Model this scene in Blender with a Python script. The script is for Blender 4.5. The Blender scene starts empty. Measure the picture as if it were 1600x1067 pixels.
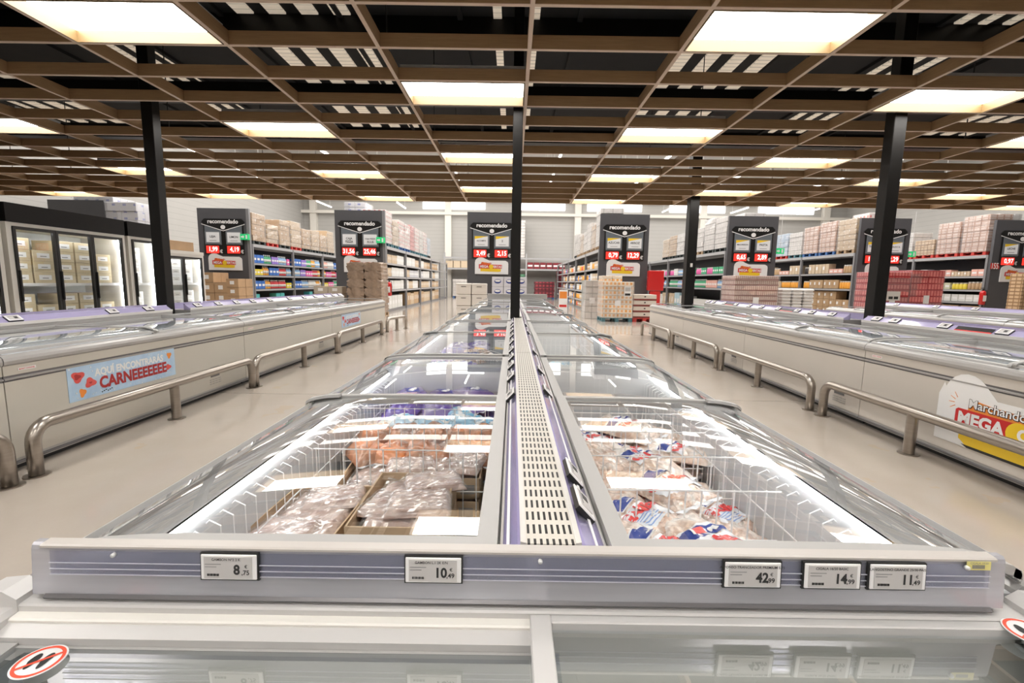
import bpy, bmesh, math, random
from math import sin, cos, pi, atan, radians
from mathutils import Vector, Matrix
random.seed(7)
SC = bpy.context.scene
COL = SC.collection

# ------------------------------------------------------------------ camera, world, exposure
CAM_H = 1.43
FPX = 725.0
pitch = atan(93 / FPX)
roll = 0.015
cd = bpy.data.cameras.new('camera')
cam = bpy.data.objects.new('camera', cd)
COL.objects.link(cam)
cd.sensor_width = 36.0
cd.lens = 36.0 * FPX / 1600.0
cd.clip_start = 0.02
cd.clip_end = 200
F = Vector((0, cos(pitch), -sin(pitch)))
U0 = Vector((0, sin(pitch), cos(pitch)))
X0 = Vector((1, 0, 0))
R_ = cos(roll) * X0 + sin(roll) * U0
U_ = -sin(roll) * X0 + cos(roll) * U0
cam.matrix_world = Matrix(((R_.x, U_.x, -F.x, 0), (R_.y, U_.y, -F.y, 0), (R_.z, U_.z, -F.z, CAM_H), (0, 0, 0, 1)))
SC.camera = cam

SC.view_settings.view_transform = 'Standard'
SC.view_settings.look = 'None'
SC.view_settings.gamma = 1.0
SC.view_settings.use_curve_mapping = False
SC.view_settings.exposure = 1.28
w = bpy.data.worlds.new('world')
SC.world = w
w.use_nodes = True
w.node_tree.nodes['Background'].inputs[0].default_value = (1, 0.97, 0.93, 1)
w.node_tree.nodes['Background'].inputs[1].default_value = 0.4
PANEL = 7.0      # radiance of the ceiling light panels
HALL = 5.0       # tubes over the rack aisles
cy = SC.cycles
cy.max_bounces = 7
cy.diffuse_bounces = 4
cy.glossy_bounces = 4
cy.transparent_max_bounces = 16
cy.transmission_bounces = 4
cy.sample_clamp_indirect = 4
cy.caustics_reflective = False
cy.caustics_refractive = False
cy.use_denoising = True


# unseen area lights added to brighten the tall hall beyond the timber grid
def area(name, loc, sx, sy, power, rot=(0, 0, 0), col=(1, .96, .91)):
    d = bpy.data.lights.new(name, 'AREA')
    d.shape = 'RECTANGLE'; d.size = sx; d.size_y = sy; d.energy = power; d.color = col
    o = bpy.data.objects.new(name, d); COL.objects.link(o); o.location = loc; o.rotation_euler = rot
    return o
area('hall_fill_light', (-8, 29, 10.2), 18, 22, 1650)
area('hall_fill_light', (14, 29, 10.2), 24, 22, 2050)
area('hall_fill_light', (3, 16.4, 9.8), 36, 2.6, 700, (radians(18), 0, 0))


# ------------------------------------------------------------------ materials
M = {}


def nodes(name):
    m = bpy.data.materials.new(name)
    m.use_nodes = True
    nt = m.node_tree
    return m, nt, nt.nodes['Principled BSDF']


def mat(name, col, rough=0.5, metal=0.0, emit=0.0, ecol=None, noise=0.0, nscale=8.0, bump=0.0, bscale=60.0, coat=0.0, col2=None, stretch=None):
    if name in M:
        return M[name]
    m, nt, b = nodes(name)
    L = nt.links
    c = (*col, 1)
    b.inputs['Base Color'].default_value = c
    b.inputs['Roughness'].default_value = rough
    b.inputs['Metallic'].default_value = metal
    if coat:
        b.inputs['Coat Weight'].default_value = coat
        b.inputs['Coat Roughness'].default_value = 0.08
    if emit:
        b.inputs['Emission Color'].default_value = (*(ecol or col), 1)
        b.inputs['Emission Strength'].default_value = emit
    if noise or bump:
        tc = nt.nodes.new('ShaderNodeTexCoord')
        mp = nt.nodes.new('ShaderNodeMapping')
        L.new(tc.outputs['Object'], mp.inputs[0])
        if stretch:
            mp.inputs['Scale'].default_value = stretch
    if noise:
        n = nt.nodes.new('ShaderNodeTexNoise')
        n.inputs['Scale'].default_value = nscale
        n.inputs['Detail'].default_value = 5
        L.new(mp.outputs[0], n.inputs['Vector'])
        r = nt.nodes.new('ShaderNodeValToRGB')
        r.color_ramp.elements[0].position = 0.32
        r.color_ramp.elements[1].position = 0.7
        d = col2 or tuple(max(0, x * (1 - noise)) for x in col)
        r.color_ramp.elements[0].color = (*d, 1)
        r.color_ramp.elements[1].color = c
        L.new(n.outputs[0], r.inputs[0])
        L.new(r.outputs[0], b.inputs['Base Color'])
    if bump:
        n2 = nt.nodes.new('ShaderNodeTexNoise')
        n2.inputs['Scale'].default_value = bscale
        n2.inputs['Detail'].default_value = 3
        L.new(mp.outputs[0], n2.inputs['Vector'])
        bp = nt.nodes.new('ShaderNodeBump')
        bp.inputs['Strength'].default_value = bump
        bp.inputs['Distance'].default_value = 0.01
        L.new(n2.outputs[0], bp.inputs['Height'])
        L.new(bp.outputs[0], b.inputs['Normal'])
    M[name] = m
    return m


def glass(name, tint=(0.95, 0.98, 0.98), base=0.09, rough=0.0, haze=0.0):
    if name in M:
        return M[name]
    m = bpy.data.materials.new(name)
    m.use_nodes = True
    nt = m.node_tree
    nt.nodes.clear()
    L = nt.links
    out = nt.nodes.new('ShaderNodeOutputMaterial')
    mix = nt.nodes.new('ShaderNodeMixShader')
    tr = nt.nodes.new('ShaderNodeBsdfTransparent')
    tr.inputs[0].default_value = (*tint, 1)
    gl = nt.nodes.new('ShaderNodeBsdfGlossy')
    gl.inputs['Roughness'].default_value = rough
    gl.inputs['Color'].default_value = (1, 1, 1, 1)
    lw = nt.nodes.new('ShaderNodeLayerWeight')
    lw.inputs[0].default_value = 0.5
    p = nt.nodes.new('ShaderNodeMath'); p.operation = 'POWER'; p.inputs[1].default_value = 4.3
    L.new(lw.outputs['Facing'], p.inputs[0])
    s = nt.nodes.new('ShaderNodeMath'); s.operation = 'MULTIPLY_ADD'; s.inputs[1].default_value = 0.85; s.inputs[2].default_value = base
    L.new(p.outputs[0], s.inputs[0])
    s.use_clamp = True
    L.new(s.outputs[0], mix.inputs[0])
    L.new(tr.outputs[0], mix.inputs[1])
    L.new(gl.outputs[0], mix.inputs[2])
    last = mix
    if haze:
        df = nt.nodes.new('ShaderNodeBsdfDiffuse')
        df.inputs[0].default_value = (0.85, 0.87, 0.9, 1)
        mx = nt.nodes.new('ShaderNodeMixShader')
        mx.inputs[0].default_value = haze
        L.new(mix.outputs[0], mx.inputs[1])
        L.new(df.outputs[0], mx.inputs[2])
        last = mx
    L.new(last.outputs[0], out.inputs[0])
    M[name] = m
    return m


def math_node(nt, op, a, b=None, c=None, clamp=False):
    n = nt.nodes.new('ShaderNodeMath')
    n.operation = op
    n.use_clamp = clamp
    for i, v in enumerate((a, b, c)):
        if v is None:
            continue
        if isinstance(v, (int, float)):
            n.inputs[i].default_value = v
        else:
            nt.links.new(v, n.inputs[i])
    return n.outputs[0]


def mixc(nt, fac, a, b):
    n = nt.nodes.new('ShaderNodeMix')
    n.data_type = 'RGBA'
    for s, v in ((n.inputs[0], fac), (n.inputs[6], a), (n.inputs[7], b)):
        if isinstance(v, tuple):
            s.default_value = (*v, 1) if len(v) == 3 else v
        elif isinstance(v, (int, float)):
            s.default_value = v
        else:
            nt.links.new(v, s)
    return n.outputs[2]


def floor_mat():
    m, nt, b = nodes('polished_concrete')
    L = nt.links
    tc = nt.nodes.new('ShaderNodeTexCoord')
    sep = nt.nodes.new('ShaderNodeSeparateXYZ')
    L.new(tc.outputs['Object'], sep.inputs[0])
    def noise(sc, det=6, rough=0.55):
        n = nt.nodes.new('ShaderNodeTexNoise')
        n.inputs['Scale'].default_value = sc
        n.inputs['Detail'].default_value = det
        n.inputs['Roughness'].default_value = rough
        L.new(tc.outputs['Object'], n.inputs['Vector'])
        return n.outputs[0]
    big = noise(0.8)
    mid = noise(5.0)
    fine = noise(60.0, 3)
    c1 = mixc(nt, big, (0.35, 0.305, 0.265), (0.56, 0.505, 0.45))
    c2 = mixc(nt, math_node(nt, 'MULTIPLY', mid, 0.5), c1, (0.43, 0.37, 0.31))
    c3 = mixc(nt, math_node(nt, 'MULTIPLY', fine, 0.12), c2, (0.30, 0.26, 0.22))
    # control joints sawn in the slab
    def joint(axis, off, per):
        v = math_node(nt, 'ADD', sep.outputs[axis], off)
        v = math_node(nt, 'MODULO', v, per)
        v = math_node(nt, 'ABSOLUTE', math_node(nt, 'SUBTRACT', v, per / 2))
        return math_node(nt, 'LESS_THAN', v, 0.004)
    j = math_node(nt, 'MAXIMUM', joint(1, 100 - 1.67 + 2.6, 5.2), joint(0, 100.0 + 2.5, 5.2))
    st = noise(1.7, 4)
    stain = math_node(nt, 'MULTIPLY', math_node(nt, 'GREATER_THAN', st, 0.665), 0.28)
    c3 = mixc(nt, stain, c3, (0.46, 0.33, 0.20))
    c4 = mixc(nt, j, c3, (0.12, 0.10, 0.085))
    L.new(c4, b.inputs['Base Color'])
    rr = math_node(nt, 'MULTIPLY_ADD', mid, 0.12, 0.05)
    L.new(rr, b.inputs['Roughness'])
    bp = nt.nodes.new('ShaderNodeBump')
    bp.inputs['Strength'].default_value = 0.05
    bp.inputs['Distance'].default_value = 0.01
    L.new(mid, bp.inputs['Height'])
    L.new(bp.outputs[0], b.inputs['Normal'])
    return m


def wave_mat(name, c1, c2, axis, per, rough=0.6, frac=0.12, soft=False):
    """stripes of c2 in c1 every per metres along an axis (object space)"""
    m, nt, b = nodes(name)
    L = nt.links
    tc = nt.nodes.new('ShaderNodeTexCoord')
    sep = nt.nodes.new('ShaderNodeSeparateXYZ')
    L.new(tc.outputs['Object'], sep.inputs[0])
    v = math_node(nt, 'FRACT', math_node(nt, 'DIVIDE', math_node(nt, 'ADD', sep.outputs[axis], 500.0), per))
    k = math_node(nt, 'LESS_THAN', v, frac)
    n = nt.nodes.new('ShaderNodeTexNoise')
    n.inputs['Scale'].default_value = 1.2
    n.inputs['Detail'].default_value = 4
    L.new(tc.outputs['Object'], n.inputs['Vector'])
    cc = mixc(nt, math_node(nt, 'MULTIPLY', n.outputs[0], 0.35), c1, tuple(x * 0.8 for x in c1))
    L.new(mixc(nt, k, cc, c2), b.inputs['Base Color'])
    b.inputs['Roughness'].default_value = rough
    M[name] = m
    return m


def wood_mat():
    m, nt, b = nodes('brown_oak')
    L = nt.links
    tc = nt.nodes.new('ShaderNodeTexCoord')
    mp = nt.nodes.new('ShaderNodeMapping')
    mp.inputs['Scale'].default_value = (1, 1, 14)
    L.new(tc.outputs['Object'], mp.inputs[0])
    n = nt.nodes.new('ShaderNodeTexNoise')
    n.inputs['Scale'].default_value = 5
    n.inputs['Detail'].default_value = 6
    L.new(mp.outputs[0], n.inputs['Vector'])
    L.new(mixc(nt, n.outputs[0], (0.25, 0.145, 0.068), (0.40, 0.25, 0.125)), b.inputs['Base Color'])
    b.inputs['Roughness'].default_value = 0.55
    return m


def grille_mat():
    m, nt, b = nodes('slotted_grille')
    L = nt.links
    tc = nt.nodes.new('ShaderNodeTexCoord')
    sep = nt.nodes.new('ShaderNodeSeparateXYZ')
    L.new(tc.outputs['Object'], sep.inputs[0])
    def near(ax, per, half):
        v = math_node(nt, 'FRACT', math_node(nt, 'ADD', math_node(nt, 'DIVIDE', sep.outputs[ax], per), 100.5 + (0.5 if ax == 0 else 0)))
        return math_node(nt, 'LESS_THAN', math_node(nt, 'ABSOLUTE', math_node(nt, 'SUBTRACT', v, 0.5)), half)
    a = near(0, 0.0122, 0.21)
    c = near(1, 0.054, 0.33)
    inside = math_node(nt, 'LESS_THAN', math_node(nt, 'ABSOLUTE', sep.outputs[0]), 0.0488)
    k = math_node(nt, 'MULTIPLY', math_node(nt, 'MULTIPLY', a, c), inside)
    L.new(mixc(nt, k, (0.62, 0.59, 0.53), (0.008, 0.008, 0.008)), b.inputs['Base Color'])
    b.inputs['Roughness'].default_value = 0.4
    return m


def shrimp_mat(name, c1, c2, c3, scale=38.0):
    m, nt, b = nodes(name)
    L = nt.links
    tc = nt.nodes.new('ShaderNodeTexCoord')
    oi = nt.nodes.new('ShaderNodeObjectInfo')
    va = nt.nodes.new('ShaderNodeVectorMath'); va.operation = 'ADD'
    L.new(tc.outputs['Object'], va.inputs[0])
    L.new(oi.outputs['Location'], va.inputs[1])
    v = nt.nodes.new('ShaderNodeTexVoronoi')
    v.inputs['Scale'].default_value = scale
    L.new(va.outputs[0], v.inputs['Vector'])
    n = nt.nodes.new('ShaderNodeTexNoise')
    n.inputs['Scale'].default_value = scale * 0.45
    n.inputs['Detail'].default_value = 5
    L.new(va.outputs[0], n.inputs['Vector'])
    cc = mixc(nt, v.outputs['Distance'], c1, c2)
    k = math_node(nt, 'MULTIPLY_ADD', n.outputs[0], 4.5, -1.7, clamp=True)
    L.new(mixc(nt, k, c3, cc), b.inputs['Base Color'])
    b.inputs['Roughness'].default_value = 0.28
    b.inputs['Coat Weight'].default_value = 0.8
    b.inputs['Coat Roughness'].default_value = 0.1
    bp = nt.nodes.new('ShaderNodeBump')
    bp.inputs['Strength'].default_value = 0.9
    bp.inputs['Distance'].default_value = 0.02
    L.new(math_node(nt, 'ADD', n.outputs[0], math_node(nt, 'MULTIPLY', v.outputs['Distance'], -1.2)), bp.inputs['Height'])
    L.new(bp.outputs[0], b.inputs['Normal'])
    M[name] = m
    return m


FLOOR = floor_mat()
WOOD = wood_mat()
GRILLE = grille_mat()
WALL = wave_mat('grey_wall_panels', (0.47, 0.46, 0.44), (0.36, 0.35, 0.34), 2, 0.32, 0.7, 0.06)
BODY = mat('cream_enamel', (0.57, 0.54, 0.48), 0.28, noise=0.04, nscale=1.5)
BODYR = mat('pale_enamel', (0.58, 0.54, 0.49), 0.28, noise=0.04, nscale=1.5)
ALU = mat('grey_trim', (0.42, 0.41, 0.40), 0.3, 0.25, noise=0.05, nscale=3)
ALUD = mat('dark_groove', (0.16, 0.155, 0.16), 0.4, 0.3)
FRAME = mat('lid_frame_grey', (0.40, 0.395, 0.385), 0.4, 0.0)
STEEL = mat('brushed_steel', (0.40, 0.36, 0.32), 0.28, 1.0, noise=0.12, nscale=4, stretch=(1, 1, 12))
TUB = mat('freezer_liner', (0.62, 0.64, 0.66), 0.35)
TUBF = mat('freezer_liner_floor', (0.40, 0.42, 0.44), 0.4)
DARK = mat('matt_near_black', (0.03, 0.03, 0.03), 0.7)  # near-black of the plinths and the core under the grilles
WIRE = mat('white_wire', (0.78, 0.78, 0.78), 0.3)
LED = mat('led_strip', (1, 1, 1), 0.3, emit=7.0)
LEDU = mat('door_led_strip', (1, 1, 1), 0.3, emit=6.5)
END_FILL = mat('end_fill_glow', (1, 1, 1), 0.3, emit=0.8)
GLASS = glass('lid_glass', (0.97, 0.985, 0.985), 0.075)
GLASSD = glass('door_glass', (0.93, 0.95, 0.95), 0.05)
GLASSE = glass('coated_lid_glass', (0.86, 0.90, 0.91), 0.26)
PLASTIC = glass('clear_plastic', (0.90, 0.88, 0.97), 0.06, 0.1, haze=0.06)
LILAC = mat('lilac_strip', (0.47, 0.43, 0.66), 0.22, coat=0.5, noise=0.12, nscale=3, stretch=(30, 1, 30))
RAILG = mat('front_rail_grey', (0.50, 0.50, 0.54), 0.22, 0.3, noise=0.08, nscale=2, stretch=(1, 1, 30))
BLACKM = mat('black_steel', (0.006, 0.0055, 0.005), 0.4)
BLACK = mat('black_plastic', (0.012, 0.012, 0.012), 0.35)
BLACKM.node_tree.nodes['Principled BSDF'].inputs['Specular IOR Level'].default_value = 0.25
DECK = mat('black_roof_deck', (0.008, 0.0078, 0.0078), 0.8, noise=0.4, nscale=3)
ROOFL = wave_mat('roof_light_sheet', (0.66, 0.58, 0.47), (0.42, 0.36, 0.29), 1, 0.11, 0.6, 0.3)
SLAB = mat('anthracite_board', (0.085, 0.085, 0.093), 0.45, noise=0.08, nscale=1)
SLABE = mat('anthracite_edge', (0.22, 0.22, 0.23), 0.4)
WHITE = mat('white_print', (0.82, 0.82, 0.82), 0.5)
OFFW = mat('off_white', (0.66, 0.64, 0.61), 0.5)
RED = mat('red_print', (0.62, 0.03, 0.03), 0.4)
REDD = mat('dark_red', (0.30, 0.015, 0.02), 0.4)
YEL = mat('yellow_print', (0.85, 0.58, 0.03), 0.4)
ORA = mat('orange_print', (0.85, 0.28, 0.05), 0.4)
REDLED = mat('red_led_board', (0.75, 0.03, 0.02), 0.4, emit=0.55)
SCREEN = mat('white_screen', (0.6, 0.6, 0.6), 0.35, emit=0.12)
INK = mat('black_ink', (0.02, 0.02, 0.02), 0.5)
GREYI = mat('grey_ink', (0.25, 0.25, 0.25), 0.5)
ESL = mat('paper_display', (0.58, 0.56, 0.55), 0.55)
ESLW = mat('tag_white', (0.88, 0.87, 0.87), 0.35)
SKY = mat('sticker_blue', (0.38, 0.55, 0.75), 0.4, noise=0.25, nscale=9, col2=(0.52, 0.68, 0.84))
RACK = mat('rack_grey', (0.26, 0.26, 0.27), 0.45, 0.2)
RACKB = mat('rack_beam_light', (0.40, 0.40, 0.41), 0.45)
CARD = mat('brown_card', (0.46, 0.30, 0.17), 0.75, noise=0.12, nscale=4)
CARD2 = mat('light_card', (0.55, 0.40, 0.26), 0.75, noise=0.12, nscale=4)
CARDY = mat('cream_card', (0.62, 0.52, 0.34), 0.7, noise=0.1, nscale=5)
GREEN = mat('exit_green', (0.02, 0.42, 0.14), 0.4, emit=0.3)
EXRED = mat('extinguisher_red', (0.60, 0.02, 0.02), 0.25, coat=0.4)
FILM = glass('stretch_film', (0.97, 0.97, 0.97), 0.07, 0.18, haze=0.10)
FILMM = glass('vacuum_film', (0.99, 0.99, 0.99), 0.10, 0.12, haze=0.05)


# ------------------------------------------------------------------ mesh builder
class MB:
    def __init__(s):
        s.v = []; s.f = []; s.m = []; s.mats = []; s.sm = []

    def mi(s, m):
        if m not in s.mats:
            s.mats.append(m)
        return s.mats.index(m)

    def add(s, vs, fs, m, smooth=False):
        o = len(s.v)
        s.v += [tuple(v) for v in vs]
        k = s.mi(m)
        for f in fs:
            s.f.append([i + o for i in f])
            s.m.append(k)
            s.sm.append(smooth)
        return s

    def box(s, x0, x1, y0, y1, z0, z1, m, bev=0.0):
        if bev <= 0:
            vs = [(x, y, z) for z in (z0, z1) for y in (y0, y1) for x in (x0, x1)]
            fs = [(0, 2, 3, 1), (4, 5, 7, 6), (0, 1, 5, 4), (2, 6, 7, 3), (0, 4, 6, 2), (1, 3, 7, 5)]
            return s.add(vs, fs, m)
        b = bev
        # chamfered box
        vs = []
        for sz in (0, 1):
            for sy in (0, 1):
                for sx in (0, 1):
                    X = (x0, x1)[sx]; Y = (y0, y1)[sy]; Z = (z0, z1)[sz]
                    dx = b if sx == 0 else -b; dy = b if sy == 0 else -b; dz = b if sz == 0 else -b
                    vs += [(X, Y + dy, Z + dz), (X + dx, Y, Z + dz), (X + dx, Y + dy, Z)]
        def c(sx, sy, sz, k): return (sz * 4 + sy * 2 + sx) * 3 + k
        fs = []
        for sx in (0, 1):
            fs.append((c(sx, 0, 0, 0), c(sx, 1, 0, 0), c(sx, 1, 1, 0), c(sx, 0, 1, 0)))
            fs.append((c(0, sx, 0, 1), c(1, sx, 0, 1), c(1, sx, 1, 1), c(0, sx, 1, 1)))
            fs.append((c(0, 0, sx, 2), c(1, 0, sx, 2), c(1, 1, sx, 2), c(0, 1, sx, 2)))
        for a in (0, 1):
            for d in (0, 1):
                fs.append((c(0, a, d, 1), c(1, a, d, 1), c(1, a, d, 2), c(0, a, d, 2)))
                fs.append((c(a, 0, d, 0), c(a, 1, d, 0), c(a, 1, d, 2), c(a, 0, d, 2)))
                fs.append((c(a, d, 0, 0), c(a, d, 1, 0), c(a, d, 1, 1), c(a, d, 0, 1)))
        for sz in (0, 1):
            for sy in (0, 1):
                for sx in (0, 1):
                    fs.append((c(sx, sy, sz, 0), c(sx, sy, sz, 1), c(sx, sy, sz, 2)))
        return s.add(vs, fs, m)

    def prismY(s, prof, y0, y1, m, smooth=False, caps=True):
        n = len(prof)
        vs = [(x, y0, z) for x, z in prof] + [(x, y1, z) for x, z in prof]
        fs = [(i, (i + 1) % n, n + (i + 1) % n, n + i) for i in range(n)]
        if caps:
            fs += [tuple(range(n)), tuple(range(2 * n - 1, n - 1, -1))]
        return s.add(vs, fs, m, smooth)

    def prismX(s, prof, x0, x1, m, smooth=False):
        n = len(prof)
        vs = [(x0, y, z) for y, z in prof] + [(x1, y, z) for y, z in prof]
        fs = [(i, (i + 1) % n, n + (i + 1) % n, n + i) for i in range(n)]
        fs += [tuple(range(n)), tuple(range(2 * n - 1, n - 1, -1))]
        return s.add(vs, fs, m, smooth)

    def plateY(s, prof, y, m, t=0.004):
        """outline in x,z extruded t along -y"""
        return s.prismY(prof, y - t, y, m)

    def sheetY(s, prof, y0, y1, m, smooth=True):
        n = len(prof)
        vs = [(x, y0, z) for x, z in prof] + [(x, y1, z) for x, z in prof]
        return s.add(vs, [(i, i + 1, n + i + 1, n + i) for i in range(n - 1)], m, smooth)

    def ribbonY(s, prof, y0, y1, t, m):
        """open profile with thickness t (in z) swept from y0 to y1"""
        n = len(prof)
        lo = [(x, z - t) for x, z in prof][::-1]
        return s.prismY(prof + lo, y0, y1, m)

    def tube(s, pts, r, m, n=8, smooth=True, caps=True):
        P = [Vector(p) for p in pts]
        vs = []
        up = Vector((0, 0, 1))
        prevn = None
        for i, p in enumerate(P):
            if i == 0: t = P[1] - p
            elif i == len(P) - 1: t = p - P[i - 1]
            else: t = (P[i + 1] - p).normalized() + (p - P[i - 1]).normalized()
            t.normalize()
            if prevn is None:
                a = up if abs(t.z) < 0.9 else Vector((1, 0, 0))
                nn = (a - t * a.dot(t)).normalized()
            else:
                nn = (prevn - t * prevn.dot(t)).normalized()
            prevn = nn
            b = t.cross(nn)
            for k in range(n):
                a = 2 * pi * k / n
                vs.append(p + (nn * cos(a) + b * sin(a)) * r)
        fs = []
        for i in range(len(P) - 1):
            for k in range(n):
                fs.append((i * n + k, i * n + (k + 1) % n, (i + 1) * n + (k + 1) % n, (i + 1) * n + k))
        if caps:
            fs += [tuple(range(n)), tuple(range((len(P) - 1) * n, len(P) * n))]
        return s.add(vs, fs, m, smooth)

    def cyl(s, cx, cy_, z0, z1, r, m, n=16, r2=None):
        r2 = r if r2 is None else r2
        vs = [(cx + r * cos(2 * pi * k / n), cy_ + r * sin(2 * pi * k / n), z0) for k in range(n)]
        vs += [(cx + r2 * cos(2 * pi * k / n), cy_ + r2 * sin(2 * pi * k / n), z1) for k in range(n)]
        s.add(vs, [(k, (k + 1) % n, n + (k + 1) % n, n + k) for k in range(n)], m, True)
        return s.add(vs, [tuple(range(n)), tuple(range(n, 2 * n))], m)

    def lathe(s, prof, m, cx=0, cy_=0, n=14):
        vs = []
        for r, z in prof:
            vs += [(cx + r * cos(2 * pi * k / n), cy_ + r * sin(2 * pi * k / n), z) for k in range(n)]
        fs = []
        for i in range(len(prof) - 1):
            fs += [(i * n + k, i * n + (k + 1) % n, (i + 1) * n + (k + 1) % n, (i + 1) * n + k) for k in range(n)]
        fs += [tuple(range(n)), tuple(range((len(prof) - 1) * n, len(prof) * n))]
        return s.add(vs, fs, m, True)

    def text(s, txt, size, mw, m, bold=0.0, center=True, fn=None, thick=0.0, sx=1.0):
        vs, fs = text_geo(txt, bold)
        if not vs:
            return s
        xs = [v[0] for v in vs]; ys = [v[1] for v in vs]
        cx = (min(xs) + max(xs)) / 2 if center else min(xs)
        cyy = (min(ys) + max(ys)) / 2 if center else 0
        out = []
        for x, y in vs:
            p = Vector(((x - cx) * size * sx, (y - cyy) * size, 0))
            q = mw @ p
            if fn: q = fn(q)
            out.append(q)
        return s.add(out, fs, m)

    def build(s, name, parent=None, loc=None, normals=True):
        me = bpy.data.meshes.new(name)
        me.from_pydata(s.v, [], s.f)
        for m in s.mats:
            me.materials.append(m)
        me.polygons.foreach_set('material_index', s.m)
        me.polygons.foreach_set('use_smooth', s.sm)
        me.update()
        if normals:
            bm = bmesh.new()
            bm.from_mesh(me)
            bmesh.ops.recalc_face_normals(bm, faces=bm.faces)
            bm.to_mesh(me)
            bm.free()
        o = bpy.data.objects.new(name, me)
        COL.objects.link(o)
        if parent: o.parent = parent
        if loc: o.location = loc
        return o


TXT = {}


def text_geo(txt, bold):
    key = (txt, bold)
    if key in TXT:
        return TXT[key]
    cu = bpy.data.curves.new('t', 'FONT')
    cu.body = txt
    cu.offset = bold
    cu.resolution_u = 3
    o = bpy.data.objects.new('t', cu)
    COL.objects.link(o)
    dg = bpy.context.evaluated_depsgraph_get()
    me = bpy.data.meshes.new_from_object(o.evaluated_get(dg))
    vs = [(v.co.x, v.co.y) for v in me.vertices]
    fs = [tuple(p.vertices) for p in me.polygons]
    bpy.data.objects.remove(o)
    bpy.data.curves.remove(cu)
    bpy.data.meshes.remove(me)
    TXT[key] = (vs, fs)
    return TXT[key]


def facing_y(x, y, z):
    """text plane that faces the camera (towards -y)"""
    return Matrix.Translation((x, y, z)) @ Matrix.Rotation(pi / 2, 4, 'X')


def tag(o, label=None, cat=None, group=None, kind=None):
    if label: o['label'] = label
    if cat: o['category'] = cat
    if group: o['group'] = group
    if kind: o['kind'] = kind
    return o


def thing(name, label, cat, loc=(0, 0, 0), rz=0.0, group=None):
    o = bpy.data.objects.new(name, None)
    COL.objects.link(o)
    o.empty_display_size = 0.1
    o.location = loc
    o.rotation_euler = (0, 0, rz)
    return tag(o, label, cat, group)


def copy_tree(o, parent=None, kids=None):
    c = o.copy()
    COL.objects.link(c)
    c.parent = parent
    for ch in KIDS.get(o.name, []):
        copy_tree(ch, c)
    return c


KIDS = {}


def reg(root):
    """remember the children of a thing and of its parts, so copies are quick"""
    for ch in root.children:
        KIDS.setdefault(root.name, []).append(ch)
        reg(ch)
    return root


def dup(proto, loc, rz=0.0, label=None, group=None, cat=None, scale=None):
    c = copy_tree(proto)
    c.location = loc
    c.rotation_euler = (0, 0, rz)
    if scale: c.scale = scale
    return tag(c, label, cat, group)


# ================================================================== SETTING
def struct(name, mb, **k):
    o = mb.build(name, **k)
    o['kind'] = 'structure'
    return o


WX0, WX1, WY0, WY1, WZ = -19.0, 30.0, -6.0, 43.0, 10.6
b = MB(); b.box(WX0, WX1, WY0, WY1, -0.2, 0.0, FLOOR); struct('floor', b)
b = MB(); b.box(WX0, WX1, WY1, WY1 + 0.3, 0, WZ, WALL); struct('wall_back', b)
b = MB(); b.box(WX0 - .3, WX0, WY0, WY1, 0, WZ, WALL); struct('wall_left', b)
b = MB(); b.box(WX1, WX1 + .3, WY0, WY1, 0, WZ, WALL); struct('wall_right', b)
b = MB(); b.box(WX0, WX1, WY0 - .3, WY0, 0, WZ, mat('pale_wall', (.78, .76, .73), .7)); struct('wall_front', b)
HIGHC = mat('pale_roof', (0.55, 0.53, 0.50), 0.7)
b = MB(); b.box(WX0, WX1, WY0, WY1, WZ, WZ + .2, HIGHC); struct('ceiling', b)
# high light band and posts and pipes on the back wall
BAND = mat('clerestory_sheet', (0.9, 0.9, 0.9), 0.5, emit=1.1)
for i, (xa, xb) in enumerate(((-30, -21), (-19.5, -10.5), (-8.2, -2.6), (0.2, 4.6), (6.6, 11.5), (14, 19), (22, 27))):
    if xa < WX0: continue
    b = MB(); b.box(xa, xb, WY1 - .06, WY1 - .01, 7.85, 9.0, BAND)
    struct('window_%d' % (i + 1), b)
PIL = mat('cream_post', (0.78, 0.75, 0.69), 0.5)
n = 1
for x in (-18.0, -5.9, 5.75, 17.0, 28.0):
    b = MB(); b.box(x - .28, x + .28, WY1 - .4, WY1, 0, WZ, PIL); struct('trim_%d' % n, b); n += 1
b = MB(); b.box(WX0, WX1, WY1 - .5, WY1 - .38, 7.3, 7.55, PIL); struct('trim_%d' % n, b); n += 1
b = MB(); b.box(WX0, WX1, WY1 - .45, WY1 - .35, 8.55, 8.63, PIL); struct('trim_%d' % n, b); n += 1
# black deck above the wooden grid, with strips of roof light between its ribs
DZ = 5.6
b = MB()
b.box(WX0, WX1, WY0, 14.6, DZ, DZ + .1, DECK)
for y in (2.1, 5.1, 8.12, 10.75, 13.6):
    b.box(WX0, WX1, y - .16, y + .16, DZ - .34, DZ, BLACKM)
x = WX0 + 1
while x < WX1:
    b.box(x - .04, x + .04, WY0, 14.4, DZ - .06, DZ, DECK)
    x += 1.9
b.box(WX0, WX1, 6.72, 6.88, 3.90, 4.08, BLACKM)
b.box(WX0, WX1, 12.95, 13.1, 3.90, 4.08, BLACKM)
struct('ceiling_deck', b)


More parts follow.
